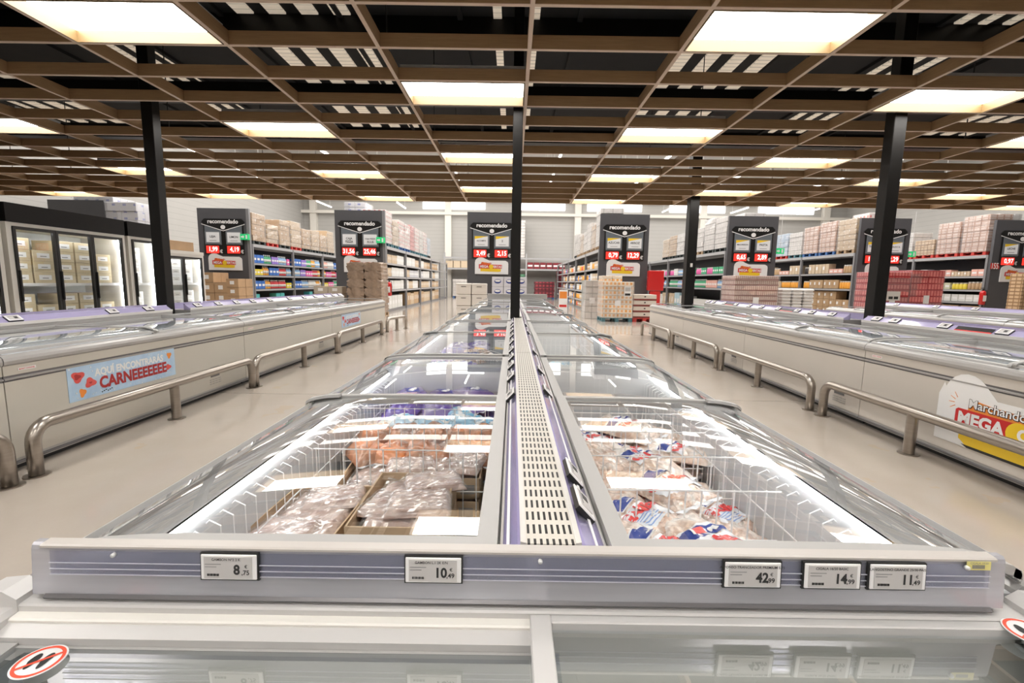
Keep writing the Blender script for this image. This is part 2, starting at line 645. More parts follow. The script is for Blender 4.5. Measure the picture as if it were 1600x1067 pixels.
# ------------------------------------------------------------------ wooden ceiling grid and its lights
GZ = 3.72
BH = 0.135
EDGE = mat('floor_lit_underside', (0.56, 0.42, 0.31), 0.5)  # paler beam undersides: light bounced off the floor, put into the colour
BT = 0.02
GX = [.13 + 1.5 * k for k in range(-11, 14)]
GY = [.45 + .75 * k - 5.25 for k in range(0, 26)]
GY = [y for y in GY if y <= 14.0]
GEND = GY[-1]
grid = thing('wooden_ceiling_grid', 'brown timber lattice hung below the black roof over the freezers', 'ceiling grid')
for x in GX:
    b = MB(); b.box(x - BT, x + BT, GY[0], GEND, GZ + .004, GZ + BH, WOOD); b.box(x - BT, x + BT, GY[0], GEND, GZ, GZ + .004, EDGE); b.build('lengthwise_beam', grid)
for y in GY:
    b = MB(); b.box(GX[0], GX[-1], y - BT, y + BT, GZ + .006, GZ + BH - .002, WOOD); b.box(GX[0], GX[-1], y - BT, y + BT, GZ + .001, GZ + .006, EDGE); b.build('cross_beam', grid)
for y in GY[1::4]:
    for x in GX[1::3]:
        b = MB(); b.box(x - .006, x + .006, y + .3, y + .312, GZ + BH, DZ - .02, BLACK); b.box(x - .03, x + .03, y + .27, y + .34, GZ + BH - .01, GZ + BH + .05, BLACK)
        b.build('hanger', grid)

FRM = mat('pale_oak', (0.165, 0.105, 0.042), 0.5, noise=0.06, nscale=5, stretch=(1, 1, 8))
PAN = mat('light_diffuser', (1, 1, 1), 0.4, emit=PANEL, ecol=(1.0, 0.965, 0.92))
WBACK = mat('lamp_housing', (0.5, 0.5, 0.5), 0.5)
LW = 1.5 - 2 * BT - .01
LD = .75 - 2 * BT - .01


def make_light():
    t = thing('ceiling_light', 'x', 'ceiling light')
    b = MB()
    h0, h1 = -.004, BH + .01
    T = .012
    b.box(0, LW, 0, T, h0, h1, FRM); b.box(0, LW, LD - T, LD, h0, h1, FRM)
    b.box(0, T, T, LD - T, h0, h1, FRM); b.box(LW - T, LW, T, LD - T, h0, h1, FRM)
    b.build('frame', t)
    b = MB(); b.box(T, LW - T, T, LD - T, BH - .03, BH - .02, PAN); b.build('diffuser', t)
    b = MB(); b.box(0, LW, 0, LD, BH + .012, BH + .05, WBACK); b.build('housing', t)
    return reg(t)


lightp = make_light()
LIGHTS = [(1, 4.95, 'square-on light at the top right of the ceiling, nearest on the right'), (-3, 4.95, 'largest light panel, at the top left corner of the view'),
          (-1, 6.45, 'light panel just above the central black post'), (3, 6.45, 'light panel above the tall black post on the right'),
          (1, 7.95, 'second light panel in the row right of the central post'), (-3, 7.95, 'second light panel in the row right of the left post'),
          (-6, 7.95, 'light panel cut by the left edge of the view'), (5, 7.95, 'light panel cut by the right edge, above the second freezer island'),
          (-1, 9.45, 'light panel second above the aisle board beside the central post'), (3, 9.45, 'light panel third in the row right of centre'),
          (-6, 10.95, 'light panel crossed by the left black post'), (-3, 10.95, 'third light panel in the left middle row'),
          (1, 10.95, 'third light panel right of the central post'), (5, 10.95, 'light panel crossed by the right black post'),
          (7, 12.45, 'far light panel at the right, before the last board'), (-1, 12.45, 'farthest light panel straight above the centre aisle board'),
          (3, 12.45, 'light panel above the short far black post'), (-9, 13.95, 'farthest light panel above the glass door freezers'),
          (-6, 13.95, 'far edge light panel above the first price board'), (-3, 13.95, 'far edge light panel above the second price board'),
          (1, 13.95, 'far edge light panel above the fourth price board'), (5, 13.95, 'far edge light panel above the fifth price board'),
          (9, 13.95, 'far edge light panel above the last price board')]
BEHIND = [(-1, -4.05), (3, -4.05), (1, -3.3), (-3, -3.3), (-5, -2.55), (7, -3.3), (1, -1.05), (-3, -1.05), (-1, -2.55), (3, -2.55), (-6, -1.05), (6, -1.8), (1, 1.95), (-3, 1.95), (-1, 3.45), (3, 3.45), (-1, .45), (3, .45), (-6, 4.95), (-6, 1.95), (6, 4.2), (6, 1.2)]  # panels out of view; extra rear ones added to brighten camera-facing surfaces
for k, ye, lab in LIGHTS:
    dup(lightp, (GX[0] + 1.5 * (k + 11) + BT + .005, ye - .75 + BT + .005, GZ), 0, ('glowing ' + lab if len(lab.split()) < 15 else lab), 'light panels in the wooden grid')
for k, ye in BEHIND:
    dup(lightp, (GX[0] + 1.5 * (k + 11) + BT + .005, ye - .75 + BT + .005, GZ), 0, 'glowing panel out of view', 'light panels in the wooden grid')
for o in [lightp] + list(lightp.children):
    bpy.data.objects.remove(o)

# roof light strips above the grid (slats of pale sheet between black ribs)
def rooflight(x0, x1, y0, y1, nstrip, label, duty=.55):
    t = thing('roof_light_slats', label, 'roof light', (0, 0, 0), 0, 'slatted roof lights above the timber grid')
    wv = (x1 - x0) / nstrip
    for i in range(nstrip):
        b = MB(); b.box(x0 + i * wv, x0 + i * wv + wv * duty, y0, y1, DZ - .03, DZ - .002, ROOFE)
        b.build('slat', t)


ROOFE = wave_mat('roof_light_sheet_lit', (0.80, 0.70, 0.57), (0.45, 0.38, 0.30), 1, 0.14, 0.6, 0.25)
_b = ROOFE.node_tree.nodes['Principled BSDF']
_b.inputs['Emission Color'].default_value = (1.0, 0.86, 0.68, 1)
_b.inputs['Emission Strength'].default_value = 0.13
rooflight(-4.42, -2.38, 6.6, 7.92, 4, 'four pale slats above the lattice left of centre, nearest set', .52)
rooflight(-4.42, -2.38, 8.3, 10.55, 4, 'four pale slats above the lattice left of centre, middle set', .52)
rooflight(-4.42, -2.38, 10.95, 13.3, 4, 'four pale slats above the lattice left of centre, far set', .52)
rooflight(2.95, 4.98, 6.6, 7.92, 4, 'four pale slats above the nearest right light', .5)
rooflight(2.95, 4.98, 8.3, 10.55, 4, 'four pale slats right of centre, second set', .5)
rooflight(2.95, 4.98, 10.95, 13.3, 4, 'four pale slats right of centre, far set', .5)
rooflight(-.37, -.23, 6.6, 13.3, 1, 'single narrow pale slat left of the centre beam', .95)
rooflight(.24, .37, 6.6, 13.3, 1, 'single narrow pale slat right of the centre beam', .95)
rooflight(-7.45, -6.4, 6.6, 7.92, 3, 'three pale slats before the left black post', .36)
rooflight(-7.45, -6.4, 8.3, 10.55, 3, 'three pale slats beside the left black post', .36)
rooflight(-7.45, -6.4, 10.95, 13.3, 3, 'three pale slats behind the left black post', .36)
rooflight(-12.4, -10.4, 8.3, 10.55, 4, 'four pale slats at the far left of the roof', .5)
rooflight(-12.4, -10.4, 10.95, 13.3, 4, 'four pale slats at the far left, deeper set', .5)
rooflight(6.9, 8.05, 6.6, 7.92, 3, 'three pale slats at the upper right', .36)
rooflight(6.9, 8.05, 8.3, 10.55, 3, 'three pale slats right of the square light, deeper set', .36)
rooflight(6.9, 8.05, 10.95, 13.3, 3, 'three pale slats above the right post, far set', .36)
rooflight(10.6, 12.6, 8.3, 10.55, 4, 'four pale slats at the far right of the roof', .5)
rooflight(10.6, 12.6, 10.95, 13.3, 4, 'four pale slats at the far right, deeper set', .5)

# hall tube lights beyond the grid
TUBEL = mat('tube_light', (1, 1, 1), 0.3, emit=HALL, ecol=(1, .97, .93))


def make_tube():
    t = thing('tube_light', 'x', 'tube light')
    b = MB(); b.box(-.06, .06, -1.5, 1.5, 0, .07, WHITE, .01); b.build('housing', t)
    b = MB(); b.box(-.05, .05, -1.45, 1.45, -.04, -.003, TUBEL, .01); b.build('tube', t)
    b = MB(); b.box(-.005, .005, -1.2, -1.19, .07, 3.12, WHITE); b.box(-.005, .005, 1.19, 1.2, .07, 3.12, WHITE); b.build('wire', t)
    return reg(t)


tubep = make_tube()
for x in (-15.5, -9.2, -3.3, 2.2, 7.4, 12.6, 18.4, 24):
    for y in (17.2, 22.5, 28, 33.5, 39):
        dup(tubep, (x, y, 7.5), 0, 'long white tube light hung over a rack aisle', 'tube lights over the rack aisles')
for o in [tubep] + list(tubep.children):
    bpy.data.objects.remove(o)

# ------------------------------------------------------------------ black posts
def column(x, y, s, z0, label, z1=DZ - .02):
    b = MB()
    b.box(x - s, x + s, y - s, y + s, z0, z1, BLACKM, .006)
    b.box(x - s - .05, x + s + .05, y - s - .05, y + s + .05, z0, z0 + .015, BLACKM)
    o = b.build('steel_post')
    return tag(o, label, 'post')


column(-4.93, 6.6, .075, 0, 'square black steel post rising through the left freezer island')
column(.036, 6.6, .066, 0, 'square black steel post rising from the central freezer island')
column(5.14, 6.6, .085, 0, 'square black steel post rising through the right freezer island')
column(4.80, 12.8, .125, 0, 'short-looking black post at the far end of the right freezer island')
b = MB()
b.box(4.80 - .03, 4.80 + .03, 12.66, 12.674, 1.9, 2.0, OFFW)
tag(b.build('wall_switch'), 'small white switch on the far black post', 'switch')
# ================================================================== FREEZERS
def lid_profile(D, dz=0.0, off=0.0):
    P = [(.045, .858), (.05, .866), (.065, .876), (.09, .884), (.13, .891), (.19, .896), (.28, .9), (D * .6, .902), (D - .03, .902)]
    return [(u, z + dz) for u, z in P]


def freezer(name, label, x, s, y0, y1, D, group, body=BODY, parts='full', led=True, lids=2, stickers=None, rz=0.0, detail=True):
    """x = outer face, s=+1: inwards is +x. Returns root (at the base of the outer face)."""
    t = thing(name, label, 'chest freezer', (x, y0, 0), rz, group)
    L = y1 - y0
    def S(prof): return [(s * u, z) for u, z in prof]
    def bx(mb, u0, u1, a, c, z0, z1, m, bev=0.0):
        xa, xb = sorted((s * u0, s * u1))
        mb.box(xa, xb, a, c, z0, z1, m, bev)
    g = .004
    b = MB()
    # outer wall, inner wall, floor, ends
    bx(b, 0, .06, g, L - g, .10, .665, body)
    bx(b, .004, .06, g, L - g, .665, .71, ALUD)
    b.prismY(S([(-.006, .680), (-.006, .690), (.004, .694), (.004, .676)]), g, L - g, ALU)
    bx(b, 0, .06, g, L - g, .71, .78, body)
    bx(b, D - .03, D, g, L - g, .10, .84, ALU)
    bx(b, .06, .085, .05, L - .05, .30, .80, TUB)
    bx(b, D - .05, D - .03, .05, L - .05, .30, .86, TUB)
    bx(b, .06, D - .05, g, .05, .10, .84, TUB)
    bx(b, .06, D - .05, L - .05, L - g, .10, .84, TUB)
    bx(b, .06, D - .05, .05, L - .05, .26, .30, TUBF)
    b.build('cabinet', t)
    b = MB()
    bx(b, .004, .05, g, L - g, .05, .10, ALU)
    b.prismY(S([(-.008, .06), (-.008, .075), (.004, .08), (.004, .055)]), g, L - g, ALUD)
    bx(b, .07, D - .02, .02, L - .02, .0, .10, DARK)
    b.build('plinth', t)
    # rounded top rim
    b = MB()
    prof = [(0, .78), (-.014, .792), (-.016, .815), (-.010, .838), (.004, .852), (.022, .858), (.042, .856), (.052, .846), (.06, .82), (.085, .80), (.085, .78)]
    b.prismY(S(prof), g, L - g, ALU, smooth=False)
    bx(b, D - .03, D, g, L - g, .84, .884, FRAME)
    b.build('top_rim', t)
    if led:
        b = MB(); bx(b, .088, .098, .08, L - .08, .784, .796, LED); b.build('led_strip', t)
    # lids
    w_ = (L - .02) / lids
    for i in range(lids):
        a = .01 + i * w_ - (.03 if i else 0)
        c = .01 + (i + 1) * w_ + (.0 if i else .03)
        dz = .012 if i % 2 == 0 else 0.0
        P = lid_profile(D, dz)
        P2 = [(u - (.006 if k < 3 else 0), z + .007) for k, (u, z) in enumerate(P)]
        f = MB()
        ra, rb = (a, a + .032), (c - .032, c)
        f.ribbonY(S(P2), ra[0], ra[1], .020, FRAME)
        f.ribbonY(S(P2), rb[0], rb[1], .020, FRAME)
        bx(f, D - .044, D - .003, a, c, .888 + dz, .910 + dz, FRAME)
        f.prismY(S([(.034, .853 + dz), (.040, .872 + dz), (.054, .878 + dz), (.056, .858 + dz)]), a, c, FRAME)
        if detail:
            # dark grip arc at the outer corner of the lid
            Q = [(u - .012, z + .012) for u, z in P2[:6]]
            f.ribbonY(S(Q), (rb[0] - .03) if i == 0 else (ra[1]), (rb[0]) if i == 0 else ra[1] + .03, .012, FRAME)
        fo = f.build('lid', t)
        gm = MB(); gm.sheetY(S(P), a + .03, c - .03, GLASS)
        gm.build('glass', fo, normals=False)
    return t


def basket_fence(xa, xb, y, z0=.44, z1=.74, step=.055):
    b = MB()
    r = .0022
    b.box(xa, xb, y - r, y + r, z1 - .004, z1, WIRE)
    b.box(xa, xb, y - r, y + r, z0 + .12, z0 + .124, WIRE)
    x = xa + .01
    while x < xb:
        b.box(x - r, x + r, y + r, y + 3 * r, z0, z1, WIRE)
        x += step
    return b


def side_fence(x, ya, yb, s, z0=.44, z1=.72, step=.06):
    """wires hooked over the outer inner wall; s = inward direction"""
    b = MB()
    r = .0022
    for z in (z1 - .10, z0 + .02):
        b.box(x - r, x + r, ya, yb, z - .002, z + .002, WIRE)
    y = ya + .02
    while y < yb:
        b.tube([(x, y, z0), (x, y, z1 + .02), (x - s * .03, y, z1 + .035), (x - s * .045, y, z1 + .02)], r, WIRE, n=4, smooth=False)
        y += step
    return b


# ---- central island
CI = 'freezers of the central island'
ys = [.835, 3.22, 6.2, 9.2, 12.3, 15.4]
names = ['nearest', 'second', 'third', 'fourth', 'last']
XL, DL = -.935, .915
XR, DR = 1.045, .847
for i in range(5):
    tl = freezer('chest_freezer', 'glass-lidded chest freezer, %s in the left row of the central island' % names[i], XL, 1, ys[i], ys[i + 1], DL, CI, detail=i < 3)
    tr = freezer('chest_freezer', 'glass-lidded chest freezer, %s in the right row of the central island' % names[i], XR, -1, ys[i], ys[i + 1], DR, CI, detail=i < 3)
    # wire baskets, parts of the freezers
    L = ys[i + 1] - ys[i]
    if i < 3:
        for (tt, X_, s_, D_) in ((tl, XL, 1, DL), (tr, XR, -1, DR)):
            xa, xb = sorted((s_ * .125, s_ * (D_ - .06)))
            yy = .66 if tt is tr else 1.0
            while yy < L - .2:
                basket_fence(xa, xb, yy).build('basket_divider', tt)
                yy += .31 if i == 0 else .62
            side_fence(s_ * .125, .07, L - .07, s_).build('wire_basket', tt)

# spine: price rails, slotted grille
SPX = .081
SZ = .932
def spine(xc, y0, y1, hw, top, edge_z, label, grp, rails=True, ht=.048):
    """slotted top plate"""
    b = MB()
    b.box(-ht, ht, 0, y1 - y0 - .006, top - .014, top, GRILLE)
    b.box(-ht - .004, -ht, 0, y1 - y0 - .006, top - .02, top + .002, OFFW)
    b.box(ht, ht + .004, 0, y1 - y0 - .006, top - .02, top + .002, OFFW)
    b.box(-ht + .01, ht - .01, 0.002, y1 - y0 - .008, .02, top - .015, DARK)
    o = b.build('vent_grille')
    o.location = (xc, y0, 0)
    return tag(o, label, 'grille', grp)


VG = 'slotted vent grilles along the central island'
spine(SPX, .835, 3.28, 0, SZ, 0, 'cream slotted metal grille, nearest length between the two freezer rows', VG)
spine(SPX, 3.28, 6.5, 0, SZ, 0, 'cream slotted metal grille, second length ending at the black post', VG)
spine(SPX, 6.72, 10.2, 0, SZ, 0, 'cream slotted metal grille, first length behind the black post', VG)
spine(SPX, 10.2, 15.4, 0, SZ, 0, 'cream slotted metal grille, farthest length', VG)


def price_rail(x_in, z_in, x_out, z_out, y0, y1, label, grp, rz=0.0, org=None):
    """slanted lilac strip under a clear cover, from the inner upper edge down to the outer lower edge"""
    t = thing('price_rail', label, 'price rail', (0, y0, 0), 0, grp)
    L = y1 - y0
    s = 1 if x_out > x_in else -1
    b = MB()
    b.prismY([(x_in, z_in), (x_out, z_out), (x_out, z_out - .02), (x_in, z_in - .02)], 0, L, LILAC)
    # lips
    b.prismY([(x_in - s * .002, z_in + .004), (x_in + s * .006, z_in + .006), (x_in + s * .006, z_in - .004), (x_in - s * .002, z_in - .02)], 0, L, OFFW)
    b.prismY([(x_out - s * .006, z_out + .010), (x_out, z_out + .006), (x_out + s * .001, z_out - .03), (x_out - s * .006, z_out - .03)], 0, L, OFFW)
    b.build('strip', t)
    c = MB()
    mx, mz = (x_in + x_out) / 2, (z_in + z_out) / 2
    ox, oz = s * .004, .008
    c.prismY([(x_in + s * .008 + ox, z_in + oz - .004), (x_out - s * .008 + ox, z_out + oz), (x_out - s * .008 + ox, z_out + oz - .002), (x_in + s * .008 + ox, z_in + oz - .006)], 0, L, PLASTIC)
    c.prismY([(mx + ox, mz + oz + .001), (mx + ox + s * .006, mz + oz - .002), (mx + ox + s * .006, mz + oz - .004), (mx + ox, mz + oz - .002)], 0, L, WIRE)
    c.build('clear_cover', t)
    return t


PR = 'lilac price rails of the central island'
for i, (a, c) in enumerate(((.835, 3.25), (3.25, 6.22), (6.22, 9.22), (9.22, 12.3), (12.3, 15.4))):
    price_rail(SPX - .053, SZ - .002, XL + DL + .002, .900, a, c - .01, 'lilac price rail on the left edge of the grille, %s length' % names[i], PR)
    price_rail(SPX + .053, SZ - .002, XR - DR - .002, .900, a, c - .01, 'lilac price rail on the right edge of the grille, %s length' % names[i], PR)


# ESL price tags ---------------------------------------------------------
def esl(w_, h_, price, cents, title, sub=True):
    """local: x right, y away, z up; face on -y"""
    t = thing('price_tag', 'x', 'price tag')
    b = MB()
    b.box(-w_ / 2 - .0008, w_ / 2 + .0008, 0, .005, -.0008, h_, BLACK)
    b.box(-w_ / 2 + .002, w_ / 2 - .002, -.003, 0, .002, h_ - .002, ESLW, .001)
    b.build('case', t)
    b = MB()
    b.box(-w_ * .42, w_ * .41, -.0045, -.003, h_ * .1, h_ * .9, ESL)
    y = -.0052
    b.text(title, h_ * .13, facing_y(-w_ * .03, y, h_ * .81), INK, .01)
    b.text(price, h_ * .50, facing_y(w_ * .15, y, h_ * .44), INK, .035, sx=.9)
    b.text(',' + cents, h_ * .24, facing_y(w_ * .30, y, h_ * .32), INK, .02)
    b.text('€', h_ * .17, facing_y(w_ * .31, y, h_ * .56), INK, .01)
    for k in range(11):
        xx = -w_ * .36 + k * w_ * .019
        b.box(xx, xx + w_ * (.008 + .006 * ((k * 7) % 3 == 0)), -.0055, -.0045, h_ * .2, h_ * .28, INK)
    for z in (.62, .52):
        b.box(-w_ * .40, -w_ * (.12 if z > .6 else .2), -.0050, -.0045, h_ * z, h_ * (z + .025), GREYI)
    b.build('display', t)
    return t


# ---- front transverse freezer with its big price rail
FR = thing('front_price_rail', 'long grey price rail with clear cover across the near end of the island', 'price rail', (0.018, .80, 0))
b = MB()
b.prismX([(.004, .836), (-.003, .840), (.004, .925), (.006, .932), (.010, .936), (.022, .936), (.022, .836)], -.905, .905, RAILG)
b.build('rail_body', FR)
b = MB()
b.prismX([(.0, .930), (.0, .934), (.004, .936), (.022, .9375), (.024, .935), (.024, .930), (.006, .930)], -.885, .885, mat('lip_grey', (.52, .49, .46), .35))
b.prismX([(-.008, .834), (-.010, .838), (-.004, .842), (.004, .836)], -.88, .88, ALUD)
b.build('top_lip', FR)
b = MB()
b.prismX([(-.0045, .882), (-.0035, .882), (-.001, .926), (-.002, .926)], -.865, .87, glass('front_clear_plastic', (.80, .81, .88), .05, .12, haze=.05))
for z in (.882, .893, .905):
    b.box(-.865, .87, -.0065, -.0045, z - .0006, z + .0006, mat('clear_rib', (.50, .50, .58), .2))
for x in (-.745, .04, .825):
    b.tube([(x, -.002, .921), (x, -.008, .921)], .004, WIRE, n=10)
b.build('clear_cover', FR)
for (px, price, cents, title, lab) in ((-.538, '8', '75', 'GAMBON PESCANOVA Nº2 2 K', 'white electronic price tag reading 8,75'), (-.163, '10', '49', 'GAMBON L.1 2K E/N', 'white electronic price tag reading 10,49'),
                                       (.423, '42', '99', 'ALFONSO TRANCEADOR PREMIUM 5,75', 'white electronic price tag reading 42,99'), (.569, '14', '99', 'CIGALA 16/20 BASIC', 'white electronic price tag reading 14,99'),
                                       (.689, '11', '49', 'LANGOSTINO GRANDE 25/30 PAIS', 'white electronic price tag reading 11,49')):
    title = title.replace('PESCANOVA ', '')
    t = esl(.106, .051, price, cents, title)
    t.location = (px + .025, .791, .878)
    t.rotation_euler = (-.06, 0, 0)
    tag(t, lab + ' on the front grey rail', 'price tag', 'price tags on the front rail')
b = MB()
b.box(-.022, .022, 0, .001, 0, .016, mat('yellow_label', (.75, .68, .25), .6))
for k in range(9):
    b.box(-.012 + k * .0026, -.0105 + k * .0026, -.0006, 0, .003, .010, GREYI)
b.text('CIGALA 19/20', .0055, facing_y(0, -.0006, .0135), GREYI)
o = b.build('yellow_sticker'); o.location = (.866, .796, .916); o.rotation_euler = (-.06, 0, 0)
tag(o, 'small yellow barcode label at the right end of the front rail', 'sticker')

# end freezer below the rail (its long side faces the camera)
EF = thing('end_freezer', 'grey end freezer with sliding glass lids closest to the camera', 'chest freezer', (.03, .78, 0))
b = MB()
W2 = 1.02
b.box(-W2, W2, -.86, -.80, .1, .80, BODY)
b.box(-W2, W2, .02, .05, .1, .80, BODY)
b.box(-W2, -W2 + .06, -.80, .02, .1, .80, TUB)
b.box(W2 - .06, W2, -.80, .02, .1, .80, TUB)
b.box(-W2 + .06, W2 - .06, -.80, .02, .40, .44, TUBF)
b.build('cabinet', EF)
b = MB()
b.box(-W2 + .03, W2 - .03, -.84, .05, 0, .1, DARK)
b.build('plinth', EF)
b = MB()
LIGHTG = mat('pale_grey_trim', (.56, .55, .54), .35)
b.prismX([(.002, .80), (.002, .826), (.006, .829), (.05, .830), (.05, .80)], -.93, .93, LIGHTG)
b.prismX([(-.016, .800), (-.017, .812), (-.014, .8145), (.006, .816), (.02, .816), (.02, .800)], -.93, .05, mat('cream_ledge', (.80, .78, .73), .4))
b.prismX([(-.043, .775), (-.043, .800), (-.017, .8075), (.02, .8075), (.02, .775)], -.93, .04, LIGHTG)
b.box(-W2, -.93, -.86, .05, .76, .825, LIGHTG, .008)
b.box(.93, W2, -.86, .05, .76, .825, LIGHTG, .008)
b.box(-.93, .93, -.86, -.80, .80, .83, ALU, .005)
b.build('top_rim', EF)
# curved cheeks at both ends
for s in (-1, 1):
    b = MB()
    P = [(.93 * s, .84), (.955 * s, .855), (1.00 * s, .85), (1.035 * s, .83), (1.05 * s, .80), (1.05 * s, .76), (.93 * s, .76)]
    b.prismY(P, .0, .05, mat('pale_grey_trim', (.56, .55, .54), .35))
    b.build('end_cheek', EF)
b = MB(); b.box(-.9, .9, -.785, -.765, .70, .715, END_FILL); b.box(-.9, .9, -.02, -.005, .66, .675, END_FILL); b.build('led_strip', EF)  # hidden glow strips, added to brighten the bin under the end lids
lo = MB()   # left lid (lower) and right lid (upper, framed)
lo.box(-.92, .06, -.80, -.775, .770, .792, FRAME)
lo.box(-.92, -.885, -.80, -.044, .770, .792, FRAME)
lo.box(-.885, .06, -.05, -.044, .770, .787, FRAME)
lo_o = lo.build('sliding_lid', EF)
g_ = MB(); g_.add([(-.885, -.775, .786), (.06, -.775, .786), (.06, -.05, .786), (-.885, -.05, .786)], [(0, 1, 2, 3)], GLASSE); g_.build('glass', lo_o, normals=False)
hi = MB()
hi.box(.010, .048, -.80, .001, .802, .827, M['pale_grey_trim'], .002)
hi.box(.048, .92, -.019, .001, .804, .826, M['pale_grey_trim'], .002)
hi.box(.048, .92, -.80, -.775, .796, .816, FRAME)
hi.box(.895, .92, -.775, -.019, .800, .818, FRAME)
hi_o = hi.build('sliding_lid', EF)
g_ = MB(); g_.add([(.048, -.775, .811), (.895, -.775, .811), (.895, -.019, .811), (.048, -.019, .811)], [(0, 1, 2, 3)], GLASSE); g_.build('glass', hi_o, normals=False)


SIGNR = mat('sign_red', (0.80, 0.09, 0.04), .4)


def nostep(x, y, z, rz, label):
    t = thing('no_step_sticker', label, 'sticker', (x, y, z), rz, 'no-step stickers on the end freezer')
    b = MB(); b.cyl(0, 0, 0, .0008, .036, WHITE, 40); b.build('disc', t)
    b = MB()
    n = 40
    vs = []
    for r in (.0335, .0285):
        vs += [(r * cos(2 * pi * k / n), r * sin(2 * pi * k / n), .0012) for k in range(n)]
    b.add(vs, [(k, (k + 1) % n, n + (k + 1) % n, n + k) for k in range(n)], SIGNR)
    a = radians(35)
    d = Vector((cos(a), sin(a), 0)); e = Vector((-sin(a), cos(a), 0))
    q = [d * .029 + e * .0025, d * .029 - e * .0025, -d * .029 - e * .0025, -d * .029 + e * .0025]
    b.add([(v.x, v.y, .0018) for v in q], [(0, 1, 2, 3)], SIGNR)
    b.build('red_ring', t)
    b = MB()
    for sx in (-1, 1):
        P = []
        for k in range(20):
            an = 2 * pi * k / 20
            rr = .0065 * (1.15 if sin(an) > 0 else .85)
            P.append((sx * .0095 + rr * cos(an), .017 * sin(an), .0015))
        b.add(P, [tuple(range(20))], INK)
    b.build('footprints', t)


nostep(-.777, .695, .793, .1, 'round red and white no-stepping sticker on the left lid corner')
nostep(.925, .752, .8275, -.1, 'round red and white no-stepping sticker on the right lid corner, cut by the frame')

b = MB(); b.box(-.94, 1.05, .8262, .8335, .0, .80, BODY)
_o = b.build('end_panel', EF); _o.location = (-.03, -.78, 0)

# far end unit of the central island
t = thing('end_freezer', 'far end freezer closing the central island, seen as a grey back rail', 'chest freezer', (.05, 15.42, 0))
b = MB()
b.box(-1.0, 1.0, 0, .9, .06, .80, BODY); b.box(-1.0, 1.0, 0, .9, .80, .85, ALU, .01); b.build('cabinet', t)
b = MB(); b.box(-.93, 1.15, .78, .86, .85, 1.02, FRAME, .01); b.build('back_rail', t)
b = MB(); b.box(-.95, .95, .02, .88, 0, .06, DARK); b.build('plinth', t)
b = MB(); b.box(-.9, .9, .05, .72, .852, .858, GLASS); b.build('glass', t, normals=False)

# ---- side islands
LY = [.32, 3.22, 6.18, 9.22, 13.1]
RY = [-.9, 1.95, 4.75, 7.35, 10.2, 12.9]
LIX, LID_ = -3.6, 1.10
RIX, RID_ = 3.67, 1.12
RSLANT = radians(-1.15)
leftT = []
for i in range(4):
    leftT.append(freezer('chest_freezer', 'cream chest freezer facing the left aisle, number %s from the near end' % ('one', 'two', 'three', 'four')[i], LIX, -1, LY[i], LY[i + 1], LID_, 'freezers of the left island', detail=True))
    freezer('chest_freezer', 'chest freezer on the hidden far side of the left island', -6.26, 1, LY[i], LY[i + 1], LID_, 'freezers of the left island', led=False, detail=False)


def rpt(x, y):
    """right island is set slightly askew: rotate about (3.60,2.0)"""
    a = RSLANT
    dx, dy = x - 3.60, y - 2.0
    return (3.60 + dx * cos(a) - dy * sin(a), 2.0 + dx * sin(a) + dy * cos(a))


ROBJ = []
def right_place(o):
    x, y = rpt(o.location.x, o.location.y)
    o.location.x, o.location.y = x, y
    o.rotation_euler.z += RSLANT
    return o


rightT = []
for i in range(5):
    t = freezer('chest_freezer', 'cream chest freezer facing the right aisle, number %s from the near end' % ('one', 'two', 'three', 'four', 'five')[i], 3.60, 1, RY[i], RY[i + 1], RID_, 'freezers of the right island', body=BODYR)
    right_place(t); rightT.append(t)
    t = freezer('chest_freezer', 'chest freezer on the far side of the right island', 6.30, -1, RY[i], RY[i + 1], RID_, 'freezers of the right island', body=BODYR, led=False, detail=False)
    right_place(t)
R2Y = [2.9, 5.4, 8.0, 10.6, 12.6]
for i in range(4):
    freezer('chest_freezer', 'chest freezer of the second right island, number %s from the near end' % ('one', 'two', 'three', 'four')[i], 8.5, 1, R2Y[i], R2Y[i + 1], 1.1, 'freezers of the second right island', body=BODYR)
    freezer('chest_freezer', 'chest freezer on the far side of the second right island', 11.1, -1, R2Y[i], R2Y[i + 1], 1.1, 'freezers of the second right island', body=BODYR, led=False, detail=False)


# spine housings with lilac rails on side islands
def side_spine(xn, xf, y0, y1, label, grp, slant=False, zt=1.035):
    """xn = edge next to the near row, xf = edge at the far row"""
    s = 1 if xf > xn else -1
    t = thing('spine_cabinet', label, 'freezer spine', (0, y0, 0), 0, grp)
    L = y1 - y0
    b = MB()
    b.box(min(xn, xf) + .005, max(xn, xf) - .005, 0, L, .0, .955, ALU)
    b.build('housing', t)
    for (xa, sg) in ((xn, s), (xf, -s)):
        b = MB()
        b.prismY([(xa + sg * .006, .955), (xa + sg * .006, .975), (xa + sg * .085, zt), (xa + sg * .10, zt), (xa + sg * .10, .955)], 0, L, LILAC)
        b.prismY([(xa + sg * .078, zt - .002), (xa + sg * .080, zt + .008), (xa + sg * .104, zt + .008), (xa + sg * .104, zt - .004)], 0, L, LILAC)
        b.prismY([(xa, .955), (xa, .985), (xa + sg * .008, .985), (xa + sg * .008, .955)], 0, L, OFFW)
        b.build('price_strip', t)
    return t


